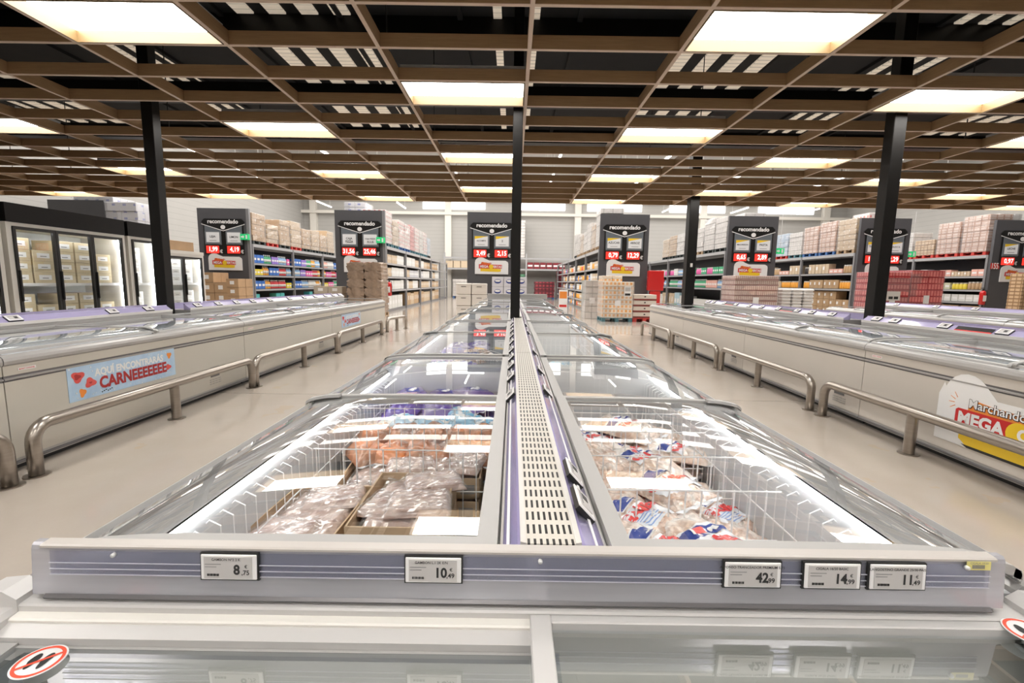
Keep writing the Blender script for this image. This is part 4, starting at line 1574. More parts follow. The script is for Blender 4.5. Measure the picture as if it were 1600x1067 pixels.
def upright(y0, ndoor, wd, top, label, box, desc, black=True, skip=()):
    t = thing('glass_door_freezer', label, 'upright freezer', (UX, y0, 0), 0, 'upright glass door freezers')
    L = ndoor * wd + .16
    b = MB()
    b.box(-.9, -.84, 0, L, .1, top, INTR)
    b.box(-.84, 0, 0, .08, .1, top, PIL); b.box(-.84, 0, L - .08, L, .1, top, PIL)
    b.box(-.84, 0, .08, L - .08, .1, .16, INTR)
    b.box(-.84, 0, .08, L - .08, top - .08, top, PIL)
    b.box(-.9, .02, 0, L, .0, .1, DARK)
    b.box(-.9, .015, 0, L, top, top + (.30 if black else .08), FASC if black else PIL)
    b.build('cabinet', t)
    for sz in (1.27,):
        b = MB(); b.box(-.8, -.12, .1, L - .1, sz - .02, sz, WIRE); b.box(-.12, -.1, .1, L - .1, sz - .03, sz + .02, WHITE); b.build('shelf', t)
    b = MB()
    b.box(-.06, -.04, L - .11, L - .09, .2, top - .1, LEDU)
    b.box(-.06, -.04, .09, .11, .2, top - .1, LEDU)
    b.box(-.10, -.06, .1, L - .1, top - .10, top - .085, LEDU)
    b.build('led_strip', t)
    for k in range(ndoor):
        a = .08 + k * wd; c = a + wd
        d = MB()
        F_ = .045
        d.box(-.02, .025, a + .004, a + F_, .14, top - .06, BLACK); d.box(-.02, .025, c - F_, c - .004, .14, top - .06, BLACK)
        d.box(-.02, .025, a + F_, c - F_, .14, .2, BLACK); d.box(-.02, .025, a + F_, c - F_, top - .11, top - .06, BLACK)
        do = d.build('door', t)
        g = MB(); g.add([(.0, a + F_, .2), (.0, c - F_, .2), (.0, c - F_, top - .11), (.0, a + F_, top - .11)], [(0, 1, 2, 3)], GLASSD); g.build('glass', do, normals=False)
        h = MB(); h.box(.025, .055, a + .015, a + .03, 1.0, 1.5, BLACK); h.build('handle', do)
    # boxes
    lv = ((1.29, 4),) if top > 2 else ((1.29, 3),)
    nb = int((L - .3) / .37)
    for zb, nz in lv + ((.17, 5),):
        for i in range(nb):
            for q in range(nz - (1 if (i in skip) else 0)):
                if zb + q * .187 + .187 > top - .1: continue
                x = UX - .57
                c = dup(box, (x, y0 + .14 + i * (L - .3) / nb, zb + q * .187), 0, desc, 'boxes in the glass door freezers')
    return t


upright(5.12, 3, .70, 2.26, 'glass door freezer cut by the left edge of the view', cboxY, 'yellowish carton with white label inside the leftmost glass door freezer')
upright(2.8, 3, .70, 2.26, 'glass door freezer beyond the left edge of the view', cboxY, 'yellowish carton with white label beyond the left edge')
upright(7.46, 3, .70, 2.26, 'glass door freezer full of yellowish cartons, left of the black post', cboxY, 'yellowish carton with white label behind the three middle glass doors', skip=(1, 4))
upright(9.80, 1, .62, 2.26, 'narrow glass door freezer hidden behind the left black post', cboxW, 'white carton in the freezer behind the black post')
upright(10.62, 2, .68, 1.98, 'lower glass door freezer holding white cartons, right of the black post', cboxW, 'white carton behind the doors right of the black post', black=False)
# carton standing on top of the lower unit
b = MB(); b.box(0, .5, 0, 1.2, 0, .24, CARD, .006); o = b.build('brown_carton'); o.location = (UX - .7, 10.9, 2.065)
tag(o, 'flat brown carton on top of the lower glass door freezer', 'carton')
# ================================================================== RACKS WITH PRICE BOARDS
HDR = [  # centre x, width, prices, screens, name
    (-12.42, 2.2, ('1,99', '4,19'), ('LEJIA', 'LIMON'), 'first price board from the left'),
    (-6.58, 2.15, ('31,56', '25,46'), ('CAJA\nPIZZA', 'CAJA PIZZA\n40 X 40'), 'second price board from the left'),
    (-.93, 2.1, ('3,49', '2,15'), ('ALCAMPO', '2'), 'price board left of the central post'),
    (4.75, 2.1, ('0,79', '12,29'), ('AZUCAR', 'ARROZ'), 'price board right of the centre'),
    (10.25, 2.1, ('0,65', '2,89'), ('MACARRON', 'PASTA'), 'price board behind the pasta stack'),
    (15.9, 2.15, ('1,15', '2,29'), ('TOMATE', 'CALDO 2L'), 'price board crossed by the right black post'),
    (21.75, 2.3, ('0,97', '1,05'), ('LECHE', 'LECHE'), 'last price board at the right edge'),
]
HY = 20.3
HT = 4.36


def header(cx, w_, prices, screens, label):
    t = thing('price_board', 'tall anthracite %s reading recomendado %s' % (label, prices[1] if cx > 13 and cx < 20 else prices[0]), 'price board', (cx, HY, 0), 0, 'recomendado price boards')
    b = MB()
    b.box(-w_ / 2, w_ / 2 - .12, 0, .12, 0, HT, SLAB)
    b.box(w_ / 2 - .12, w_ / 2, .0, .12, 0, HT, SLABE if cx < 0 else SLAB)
    b.build('slab', t)
    b = MB()
    y = 0
    top = HT - .44
    W_ = .88
    b.prismY([(-.93, top - .13), (-.80, top), (.80, top), (.93, top - .13), (.85, top - .2), (.85, top - 1.49), (-.85, top - 1.49), (-.85, top - .2)], y - .03, y, BLACK)
    so = b.build('sign_panel', t)
    b = MB()
    yy = y - .031
    # grey fields, v line, logo
    b.prismY([(-.80, top - .27), (-.10, top - .50), (-.10, top - 1.10), (-.80, top - 1.10)], yy - .006, yy, mat('grey_field', (.13, .15, .17), .5))
    b.prismY([(.80, top - .27), (.10, top - .50), (.10, top - 1.10), (.80, top - 1.10)], yy - .006, yy, M['grey_field'])
    for s in (-1, 1):
        b.prismY([(s * .93, top - .21), (s * .93, top - .235), (0, top - .52), (0, top - .49)], yy - .012, yy - .006, WHITE)
    P = [(.10 * cos(2 * pi * k / 20), top - .35 + .09 * sin(2 * pi * k / 20)) for k in range(20)]
    b.prismY(P, yy - .02, yy - .012, WHITE)
    b.text('recomendado', .235, facing_y(0, yy - .008, top - .11), WHITE, .03)
    b.build('lettering', so)
    for s, sc in ((-1, screens[0]), (1, screens[1])):
        b = MB()
        b.box(s * .45 - .34, s * .45 + .34, yy - .03, yy - .007, top - 1.06, top - .53, mat('screen_case', (.17, .19, .21), .5))
        b.box(s * .45 - .28, s * .45 + .28, yy - .034, yy - .03, top - .99, top - .57, SCREEN)
        if cx > -11 and cx != -6.58:
            b.prismY([(s * .45 - .28, top - .57), (s * .45 + .28, top - .57), (s * .45 + .0, top - .63), (s * .45 - .28, top - .69)], yy - .036, yy - .034, YEL)
        for q, ln in enumerate(sc.split('\n')):
            b.text(ln, .12 if len(ln) < 7 else .085, facing_y(s * .45, yy - .037, top - .76 - .11 * q), INK, .02)
        b.box(s * .45 - .15, s * .45 + .15, yy - .036, yy - .034, top - .93, top - .91, GREYI)
        b.build('screen', t)
    for s, pr_ in ((-1, prices[0]), (1, prices[1])):
        b = MB()
        b.box(s * .45 - .32, s * .45 + .22, yy - .015, yy, top - 1.45, top - 1.14, REDLED)
        b.text(pr_, .27, facing_y(s * .45 - .04 + (0 if len(pr_) > 4 else .03), yy - .017, top - 1.295), mat('lit_digits', (.9, .9, .88), .4, emit=.5), .02, sx=.85)
        b.text('€', .19, facing_y(s * .45 + .31, yy - .004, top - 1.37), WHITE, .03)
        b.build('price_display', t)
    b = MB()
    z0 = top - 2.17
    P = [(-.72, z0), (-.72, z0 + .50)] + [(-.46 + .26 * cos(a), z0 + .50 + .22 * sin(a)) for a in [pi - .4 * k for k in range(1, 7)]] + [(-.1, z0 + .58), (.60, z0 + .58), (.70, z0 + .52), (.72, z0 + .45), (.72, z0)]
    b.prismY(P, yy - .004, yy + .031, WHITE)
    b.prismY([(-.48, z0 + .12), (-.48, z0 + .30), (.40, z0 + .22), (.40, z0 + .12), (.3, z0 + .1)], yy - .007, yy - .004, YEL)
    b.prismY([(-.55, z0 + .24), (-.55, z0 + .42), (.45, z0 + .40), (.45, z0 + .24)], yy - .010, yy - .007, RED)
    b.prismY([(-.48, z0 + .42), (-.40, z0 + .52), (-.05, z0 + .45), (-.05, z0 + .41)], yy - .010, yy - .004, ORA)
    P = [(-.02 + .1 * cos(2 * pi * k / 16), z0 + .32 + .09 * sin(2 * pi * k / 16)) for k in range(16)]
    b.prismY(P, yy - .013, yy - .010, YEL)
    b.text('MEGA', .15, facing_y(-.32, yy - .012, z0 + .325), WHITE, .03, sx=.9)
    b.text('FERTAS', .14, facing_y(.24, yy - .012, z0 + .32), WHITE, .03, sx=.9)
    b.text('Marchando', .10, facing_y(-.22, yy - .012, z0 + .47), RED, .02)
    o = b.build('offer_sticker', t); o['label'] = 'white arched MEGA OFERTAS sticker'
    return t


for h in HDR:
    header(*h)


# ---- generic products ---------------------------------------------------
PROD = {}
PNAMES = {}


def product(kind, w_, d_, h_, col, lab):
    """product standing at origin, centred in x/y; long side faces along x. colour = printed pack."""
    key = (kind, round(w_, 2), round(h_, 2), col)
    if key in PROD: return PROD[key]
    m = mat('pack_%d_%d_%d' % tuple(int(c * 99) for c in col), col, .45)
    b = MB()
    nm = {'pack': 'product_pack', 'bottle': 'product_bottle', 'carton': 'product_carton', 'jar': 'product_jar'}[kind]
    if kind == 'pack':
        b.box(-w_ / 2, w_ / 2, -d_ / 2, d_ / 2, 0, h_, m, .006)
        b.box(-w_ / 2 - .002, w_ / 2 + .002, -d_ * .35, d_ * .35, h_ * .35, h_ * .62, WHITE)
        b.box(-w_ * .4, w_ * .4, -d_ / 2 - .002, d_ / 2 + .002, h_ * .35, h_ * .62, WHITE)
    elif kind == 'bottle':
        r = d_ / 2
        b.lathe([(r * .9, 0), (r, h_ * .05), (r, h_ * .6), (r * .45, h_ * .8), (r * .35, h_ * .85)], m, n=10)
        b.lathe([(r * .42, h_ * .85), (r * .42, h_)], WHITE, n=8)
        b.lathe([(r * 1.01, h_ * .2), (r * 1.01, h_ * .5)], OFFW, n=10)
    elif kind == 'jar':
        r = d_ / 2
        b.lathe([(r * .95, 0), (r, h_ * .06), (r, h_ * .78), (r * .8, h_ * .84)], m, n=10)
        b.lathe([(r * .85, h_ * .84), (r * .85, h_)], OFFW, n=10)
    else:
        b.box(-w_ / 2, w_ / 2, -d_ / 2, d_ / 2, 0, h_, m, .006)
        b.box(-w_ / 2 - .002, w_ / 2 + .002, -.03, .03, h_ * .0, h_ * 1.003, CARD2)
        b.box(-w_ / 2 - .003, w_ / 2 + .003, d_ * .12, d_ * .38, h_ * .4, h_ * .75, WHITE)
    o = b.build(nm)
    PROD[key] = o
    return o


def put(o, loc, label, cat, group, rz=0.0):
    c = o.copy()
    if c.name.startswith('product_'):
        c.name = next((n for k, n in NAMEBY if k in label), 'product').replace('KIND', cat)
    COL.objects.link(c)
    c.location = loc
    c.rotation_euler = (0, 0, rz)
    return tag(c, label, cat, group)


CN = {}
def cname(col):
    import colorsys
    h, s, v = colorsys.rgb_to_hsv(*col)
    if s < .18: return 'white' if v > .5 else ('grey' if v > .1 else 'black')
    h *= 360
    if h < 12 or h > 345: return 'red' if v > .4 else 'dark red'
    if h < 42: return 'orange' if (v > .5 and s > .75) else 'brown'
    if h < 65: return 'yellow'
    if h < 165: return 'green'
    if h < 200: return 'teal'
    if h < 250: return 'blue'
    if h < 300: return 'purple'
    return 'pink'


WHT = (.72, .72, .70); BLU = (.06, .18, .55); LBL = (.30, .50, .75); PNK = (.75, .15, .40); GRN = (.08, .42, .22); YLW = (.80, .65, .08)
ORG = (.85, .40, .06); BRN = (.48, .32, .18); TAN = (.62, .50, .36); RDD = (.65, .06, .07); PUR = (.30, .20, .60); BLK = (.04, .035, .035); TEA = (.10, .50, .50); SLM = (.78, .45, .38)
DRD = (.22, .02, .03)


def shelf_row(xf, s, ya, yb, z, spec, lab, grp, rnd):
    """products along y on the face at xf (aisle side); s = direction into the rack"""
    y = ya
    while y < yb:
        kind, col, w_, h_, n = rnd.choice(spec)
        for k in range(n):
            if y + w_ > yb: break
            d_ = .34 if kind in ('pack', 'carton') else w_ * .92
            o = product(kind, d_, w_ * .94, h_, col, '')
            x = xf + s * (.05 + d_ / 2)
            put(o, (x, y + w_ / 2, z), '%s %s %s' % (cname(col), {'pack': 'pack', 'bottle': 'bottle', 'carton': 'carton', 'jar': 'jar'}[kind], lab), {'pack': 'pack', 'bottle': 'bottle', 'carton': 'carton', 'jar': 'jar'}[kind], grp)
            y += w_
        y += rnd.uniform(.01, .06)
    return


NAMEBY = [('cleaning', 'cleaning_KIND'), ('second board', 'paper_goods_KIND'), ('right of centre', 'grocery_KIND'), ('pasta stack', 'household_KIND'), ('jar rack', 'preserve_KIND'), ('last rack', 'dry_food_KIND'), ('back wall', 'back_wall_KIND')]
ORD = ['lowest', 'second', 'third', 'fourth', 'fifth']


def rack(cx, w_, y0, bays, levels, label, top=2.92, pitch_=3.75, posts_h=2.9):
    t = thing('storage_rack', label, 'storage rack', (cx, y0, 0), 0, 'grey storage racks')
    for i in range(bays + 1):
        y = i * pitch_
        for s in (-1, 1):
            b = MB(); b.box(s * w_ / 2 - .05, s * w_ / 2 + .05, y - .05, y + .05, 0, posts_h, RACK); b.build('upright', t)
    for z in levels + [top]:
        for s in (-1, 1):
            b = MB(); b.box(s * w_ / 2 - .03, s * w_ / 2 + .03, .05, bays * pitch_, z - (.14 if z == top else .09), z - .012, RACKB); b.build('beam', t)
        b = MB(); b.box(-w_ / 2 + .03, w_ / 2 - .03, .05, bays * pitch_, z - .035, z - .012, RACK); b.build('shelf', t)
    b = MB(); b.box(-.02, .02, .05, bays * pitch_, .1, top - .15, SLAB); b.build('divider', t)
    b = MB(); b.box(-w_ / 2 + .02, w_ / 2 - .02, .05, bays * pitch_, .0, .12, RACK); b.build('base', t)
    return t


RK = 20.52
rack(-12.42, 2.1, RK, 5, [.95, 1.57, 2.1], 'grey rack of cleaning products behind the first price board')
rack(-6.58, 2.05, RK, 5, [1.0, 1.6, 2.2], 'grey rack of white packs and cartons behind the second price board')
rack(4.75, 2.0, RK, 5, [.55, 1.05, 1.55, 2.1], 'grey rack of groceries behind the board right of centre')
rack(10.25, 2.0, RK, 5, [1.3, 1.95], 'grey rack behind the pasta stack board')
rack(15.9, 2.05, RK, 5, [1.35, 2.05], 'grey rack of jars behind the board crossed by the right post')
rack(21.75, 2.2, RK, 4, [.85, 1.4, 2.0], 'grey rack of groceries behind the last board')

rnd = random.Random(21)
# left rack 0, face on its right side
X0_ = -12.42 + 1.05
A = [('bottle', WHT, .16, .42, 6), ('pack', PNK, .28, .3, 3), ('pack', BLU, .3, .36, 3), ('bottle', LBL, .16, .4, 5), ('bottle', SLM, .16, .42, 5), ('bottle', GRN, .16, .4, 4), ('bottle', ORG, .16, .42, 3), ('bottle', RDD, .14, .4, 5), ('pack', YLW, .26, .26, 3), ('pack', PUR, .2, .34, 3)]
for li, z in ((1, .95), (2, 1.57), (3, 2.1)):
    for bay in range(3):
        shelf_row(X0_, -1, RK + .12 + bay * 3.75, RK + 3.65 + bay * 3.75, z, A, 'on the %s shelf of the cleaning products rack' % ORD[li], 'cleaning products, %s shelf' % ORD[li], rnd)
for bay in range(2):
    shelf_row(X0_, -1, RK + .12 + bay * 3.75, RK + 3.65 + bay * 3.75, .12, [('pack', BLK, .45, .45, 2), ('pack', LBL, .4, .3, 1), ('pack', YLW, .45, .4, 1), ('pack', TEA, .4, .6, 1)], 'on the bottom of the cleaning products rack', 'goods on the bottom of the cleaning rack', rnd)
# rack 1
X1_ = -6.58 + 1.02
B_ = [('pack', WHT, .34, .42, 4), ('pack', (.55, .56, .60), .36, .38, 3), ('pack', WHT, .2, .45, 4), ('carton', TAN, .34, .38, 3)]
for li, z in ((1, 1.0), (2, 1.6), (3, 2.2)):
    for bay in range(4):
        shelf_row(X1_, -1, RK + .12 + bay * 3.75, RK + 3.65 + bay * 3.75, z, B_ if bay < 2 else B_ + [('carton', BRN, .36, .4, 4)], 'on the %s shelf of the rack behind the second board' % ORD[li], 'packs behind the second board, %s shelf' % ORD[li], rnd)
for bay in range(4):
    shelf_row(X1_, -1, RK + .12 + bay * 3.75, RK + 3.65 + bay * 3.75, .12, [('pack', WHT, .5, .6, 2)] if bay == 0 else [('carton', BRN, .42, .66, 3), ('carton', TAN, .4, .6, 2)], 'at floor level in the rack behind the second board', 'goods at floor level behind the second board', rnd)
# rack 3, left face
X3_ = 4.75 - 1.0
C_ = [('pack', TAN, .22, .32, 4), ('jar', ORG, .15, .3, 4), ('pack', WHT, .2, .34, 3), ('pack', BRN, .26, .3, 3), ('jar', RDD, .15, .28, 3), ('pack', BLU, .2, .25, 2)]
for li, z in ((0, .12), (1, .55), (2, 1.05), (3, 1.55), (4, 2.1)):
    for bay in range(4):
        shelf_row(X3_, 1, RK + .12 + bay * 3.75, RK + 3.65 + bay * 3.75, z, C_, 'on the %s shelf of the grocery rack right of centre' % ORD[li], 'groceries right of centre, %s shelf' % ORD[li], rnd)
# rack 4, left face
X4_ = 10.25 - 1.0
for bay in range(3):
    a, c = RK + .12 + bay * 3.75, RK + 3.65 + bay * 3.75
    shelf_row(X4_, 1, a, c, 1.95, [('bottle', LBL, .15, .3, 5), ('jar', PNK, .16, .3, 4), ('pack', GRN, .2, .3, 3), ('pack', WHT, .2, .36, 3)], 'on the upper shelf behind the pasta stack board', 'goods behind the pasta board, upper shelf', rnd)
    shelf_row(X4_, 1, a, c, 1.3, [('bottle', GRN, .14, .4, 5), ('bottle', LBL, .14, .38, 5), ('pack', SLM, .2, .35, 3), ('pack', RDD, .2, .4, 3)], 'on the lower shelf behind the pasta stack board', 'goods behind the pasta board, lower shelf', rnd)
    shelf_row(X4_, 1, a, c, .12, [('pack', (.45, .62, .70), .4, .85, 2), ('carton', TAN, .42, .8, 2), ('pack', WHT, .4, .7, 2)] if bay else [('bottle', BLK, .16, .6, 6), ('pack', WHT, .3, .6, 2)], 'at floor level behind the pasta stack board', 'goods behind the pasta board, floor level', rnd)
# rack 5, left face
X5_ = 15.9 - 1.02
for bay in range(2):
    a, c = RK + .12 + bay * 3.75, RK + 3.65 + bay * 3.75
    shelf_row(X5_, 1, a, c, 2.05, [('jar', BLK, .16, .34, 6), ('jar', BRN, .16, .36, 4), ('carton', TAN, .5, .45, 2), ('pack', SLM, .3, .2, 3)], 'on the upper shelf of the jar rack', 'jar rack goods, upper shelf', rnd)
    shelf_row(X5_, 1, a, c, 1.35, [('carton', TAN, .3, .34, 3), ('jar', ORG, .16, .34, 5), ('jar', GRN, .16, .3, 3), ('carton', BRN, .34, .4, 3)], 'on the lower shelf of the jar rack', 'jar rack goods, lower shelf', rnd)
# brown cases at floor level, stacked 3 high
co = product('carton', .5, .42, .36, BRN, '')
for j in range(6):
    for q in range(3 if j > 1 else 2):
        put(co, (X5_ + .32, RK + .4 + j * .44, .12 + q * .37), 'brown case with white labels, tier %s of the jar rack floor stack' % ('one', 'two', 'three')[q], 'carton', 'brown cases under the jar rack')
for j in range(5):
    for q in range(5):
        o = product('pack', .45, .4, .2, WHT, '')
        put(o, (X5_ + .3, RK + 3.9 + j * .44, .12 + q * .21), 'white sack on the floor of the jar rack second bay', 'sack', 'white sacks under the jar rack')
# rack 6, left face
X6_ = 21.75 - 1.1
for bay in range(2):
    a, c = RK + .12 + bay * 3.75, RK + 3.65 + bay * 3.75
    shelf_row(X6_, 1, a, c, 2.0, [('pack', (.35, .33, .33), .4, .35, 3), ('carton', TAN, .3, .22, 3), ('pack', BLU, .3, .2, 2), ('pack', SLM, .3, .3, 2)], 'on the upper shelf of the last rack', 'last rack goods, upper shelf', rnd)
    shelf_row(X6_, 1, a, c, 1.4, [('jar', YLW, .18, .3, 4), ('pack', (.6, .6, .45), .3, .3, 3), ('jar', BRN, .18, .34, 4)], 'on the middle shelf of the last rack', 'last rack goods, middle shelf', rnd)
    shelf_row(X6_, 1, a, c, .85, [('pack', WHT, .35, .32, 4), ('pack', (.7, .66, .5), .35, .34, 3)], 'on the lower shelf of the last rack', 'last rack goods, lower shelf', rnd)
    shelf_row(X6_, 1, a, c, .12, [('carton', BRN, .9, .55, 1), ('pack', TAN, .5, .2, 1)], 'at floor level in the last rack', 'last rack goods, floor level', rnd)
for o in PROD.values():
    pass


# ---- pallets and wrapped loads -----------------------------------------
PALC = {'red': mat('pallet_red', (.55, .05, .04), .5), 'blue': mat('pallet_blue', (.05, .14, .35), .5), 'wood': mat('pallet_wood', (.45, .32, .2), .7, noise=.2), 'teal': mat('pallet_teal', (.08, .20, .24), .5), 'dark': mat('pallet_dark', (.04, .05, .05), .6)}


def pallet_mb(w_, d_, m):
    b = MB()
    for k in range(5):
        y = -d_ / 2 + (d_ - .14) * k / 4
        b.box(-w_ / 2, w_ / 2, y, y + .14, .12, .145, m)
    for x in (-w_ / 2, -.07, w_ / 2 - .14):
        for y in (-d_ / 2, -.07, d_ / 2 - .14):
            b.box(x, x + .14, y, y + .14, .02, .12, m)
        b.box(x, x + .14, -d_ / 2, d_ / 2, 0, .02, m)
    return b


LOADM = {}
def loadmat(name, c1, c2, rz_, ry, lo=.2, hi=.8):
    """cases printed in a grid: object-space brick pattern"""
    if name in LOADM: return LOADM[name]
    m, nt, b = nodes(name)
    L = nt.links
    tc = nt.nodes.new('ShaderNodeTexCoord')
    sep = nt.nodes.new('ShaderNodeSeparateXYZ')
    L.new(tc.outputs['Object'], sep.inputs[0])
    def band(ax, per, lo, hi):
        v = math_node(nt, 'FRACT', math_node(nt, 'DIVIDE', math_node(nt, 'ADD', sep.outputs[ax], 50.0), per))
        return math_node(nt, 'MULTIPLY', math_node(nt, 'GREATER_THAN', v, lo), math_node(nt, 'LESS_THAN', v, hi))
    gn = nt.nodes.new('ShaderNodeNewGeometry')
    sn = nt.nodes.new('ShaderNodeSeparateXYZ'); L.new(gn.outputs['True Normal'], sn.inputs[0])
    fx = math_node(nt, 'GREATER_THAN', math_node(nt, 'ABSOLUTE', sn.outputs[0]), .5)
    fz = math_node(nt, 'LESS_THAN', math_node(nt, 'ABSOLUTE', sn.outputs[2]), .5)
    bb = math_node(nt, 'ADD', math_node(nt, 'MULTIPLY', fx, band(1, ry, lo, hi)), math_node(nt, 'MULTIPLY', math_node(nt, 'SUBTRACT', 1.0, fx), band(0, ry, lo, hi)))
    k = math_node(nt, 'MULTIPLY', fz, math_node(nt, 'MULTIPLY', band(2, rz_, lo, hi), bb))
    n = nt.nodes.new('ShaderNodeTexNoise'); n.inputs['Scale'].default_value = 6; n.inputs['Detail'].default_value = 4
    L.new(tc.outputs['Object'], n.inputs['Vector'])
    k2 = math_node(nt, 'MULTIPLY', k, math_node(nt, 'MULTIPLY_ADD', n.outputs[0], 1.2, .2, clamp=True))
    L.new(mixc(nt, k2, c1, c2), b.inputs['Base Color'])
    b.inputs['Roughness'].default_value = .35
    b.inputs['Coat Weight'].default_value = .6
    b.inputs['Coat Roughness'].default_value = .2
    LOADM[name] = m
    return m


def load(x, y, z, w_, d_, h_, style, pal, label, grp, tiers=None, parts=True):
    """stretch-wrapped pallet load standing at z; w along x, d along y"""
    t = thing('wrapped_pallet', label, 'pallet load', (x, y, z), 0, grp)
    if pal:
        pallet_mb(w_, d_, PALC[pal]).build('pallet', t)
    z0 = .146 if pal else 0
    tiers = tiers or max(3, int(h_ / .24))
    b = MB()
    rr = random.Random(int(abs(x * 100) + y * 10))
    th = (h_ - z0) / tiers
    for k in range(tiers):
        j = rr.uniform(-.022, .022)
        nb = 3
        for i in range(nb):
            dd = d_ / nb
            for q in range(2):
                ww = w_ / 2
                b.box(-w_ / 2 + q * ww + j, -w_ / 2 + (q + 1) * ww - .006 + j, -d_ / 2 + i * dd + j, -d_ / 2 + (i + 1) * dd - .006 + j, z0 + k * th, z0 + (k + 1) * th - .006, style, .012)
    b.build('cases', t)
    if parts:
        b = MB()
        e = .012
        # film jacket, pinched towards the top
        x0, x1, y0, y1 = -w_ / 2 - e - .016, w_ / 2 + e + .016, -d_ / 2 - e, d_ / 2 + e
        vs = []; n = 6
        ring = []
        for k in range(n + 1):
            zz = z0 + (h_ + .004 - z0) * k / n
            f = rr.uniform(-.02, .014)
            ring.append([(x0 - f, y0 + f, zz), (0, y0 - f * 1.5, zz), (x1 + f, y0 - f, zz), (x1 - f * 1.5, 0, zz), (x1, y1 + f, zz), (0, y1, zz), (x0, y1 - f, zz), (x0 + f, 0, zz)])
        for r_ in ring: vs += r_
        fs = [(k * 8 + i, k * 8 + (i + 1) % 8, (k + 1) * 8 + (i + 1) % 8, (k + 1) * 8 + i) for k in range(n) for i in range(8)]
        b.add(vs, fs, FILM)
        b.build('stretch_film', t, normals=False)
        b = MB(); b.box(-.11, .11, -d_ / 2 - e - .008, -d_ / 2 - e - .004, h_ * .4, h_ * .55, WHITE); b.build('paper_note', t)
    return t


mBR = loadmat('brown_cases', (.50, .34, .20), (.78, .74, .68), .32, .42, .35, .62)
mBR2 = loadmat('tan_cases', (.56, .42, .28), (.74, .68, .60), .24, .34, .35, .62)
mWH = loadmat('white_cases', (.50, .48, .46), (.74, .71, .69), .25, .4, .04, .96)
mWL = loadmat('lilac_cases', (.68, .68, .72), (.25, .28, .58), .26, .42, .3, .6)
mRD = loadmat('red_white_packs', (.78, .72, .70), (.66, .08, .08), .2, .22, .2, .7)
mRD2 = loadmat('red_packs', (.42, .03, .04), (.82, .30, .28), .24, .115, .12, .9)
mBL = loadmat('blue_sacks', (.40, .50, .62), (.60, .66, .74), .3, .6)
mPK = loadmat('pink_cases', (.50, .30, .22), (.76, .62, .56), .13, .3, .08, .85)
mOR = loadmat('orange_bags', (.86, .76, .64), (.85, .38, .07), .17, .15, .25, .8)
mPA = loadmat('pasta_packs', (.42, .20, .17), (.82, .68, .60), .205, .075, .12, .9)
mSK = loadmat('brown_sacks', (.40, .28, .20), (.48, .38, .32), .3, .5)
mTA = loadmat('tan_small', (.34, .20, .10), (.66, .48, .30), .14, .2, .1, .9)

TZ = 2.92
WG = 'wrapped loads on top of the racks'
# (rack face x, s, list of (y offset, depth, height, material, pallet, words))
def toploads(xf, s, lst, where):
    names_ = ['nearest', 'second', 'third', 'fourth', 'fifth', 'sixth', 'seventh', 'eighth', 'ninth']
    y = RK + .15
    for i, (d_, h_, m_, pal, words) in enumerate(lst):
        load(xf + s * .55, y + d_ / 2, TZ, 1.0, d_ - .08, h_, m_, pal, '%s, %s on top of the rack %s' % (words, names_[i], where), WG)
        y += d_ + .06


toploads(X0_, -1, [(1.15, 1.35, mBR, 'dark', 'wrapped brown cases'), (1.1, 1.0, mBR2, 'red', 'low wrapped cases'), (1.15, 1.35, mBR, 'dark', 'tall brown cases'), (1.2, 1.45, mBR2, 'red', 'large brown load'), (1.1, 1.2, mBR, 'dark', 'brown cases'), (1.1, 1.25, mBR2, 'dark', 'brown cases'), (1.1, 1.1, mBR, 'dark', 'brown cases'), (1.1, 1.45, mBR2, 'dark', 'pale cases')], 'behind the first board')
toploads(X1_, -1, [(1.2, 1.55, mRD, 'teal', 'red and white printed packs'), (1.2, 1.25, mBR2, 'teal', 'tan cases'), (1.2, 1.45, mRD, 'blue', 'red and white packs'), (1.2, 1.4, mRD, 'blue', 'grey and red packs'), (1.2, 1.5, mRD2, 'teal', 'red packs'), (1.2, 1.5, mRD, 'teal', 'white and red packs'), (1.2, 1.5, mWH, 'teal', 'white cases'), (1.2, 1.5, mRD, 'teal', 'last red and white load'), (1.2, 1.3, mBL, 'dark', 'grey trays')], 'behind the second board')
toploads(X3_, 1, [(1.2, 1.75, mWH, 'wood', 'white wrapped cases'), (1.2, 1.2, mBR, 'wood', 'brown cases'), (1.2, 1.45, mWH, 'wood', 'white bundles'), (1.2, 1.2, mWH, 'wood', 'pale bundles'), (1.2, 1.1, mBR, 'wood', 'brown bundles'), (1.2, 1.3, mWH, 'wood', 'white bundles'), (1.2, 1.4, mWH, 'dark', 'white trays')], 'right of centre')
toploads(X4_, 1, [(1.2, 1.5, mWH, 'dark', 'white sacks in layers'), (1.2, 1.6, mWH, 'dark', 'tall white layers'), (1.2, 1.3, mWH, 'wood', 'white sacks'), (1.2, 1.3, mWH, 'dark', 'white layers'), (1.2, 1.3, mWH, 'dark', 'white layers'), (1.2, 1.3, mTA, 'dark', 'tan bundles'), (1.2, 1.2, mBR2, 'dark', 'tan bundles')], 'behind the pasta board')
toploads(X5_, 1, [(1.2, 1.5, mBR2, 'wood', 'tan cases under film'), (1.2, 1.55, mPK, 'blue', 'pinkish layered cases'), (1.2, 1.45, mPK, 'blue', 'pinkish cases'), (1.2, 1.3, mWH, 'teal', 'pale domed load'), (1.2, 1.35, mBL, 'red', 'blue wrapped sacks'), (1.2, 1.3, mBL, 'red', 'blue sacks')], 'of jars')
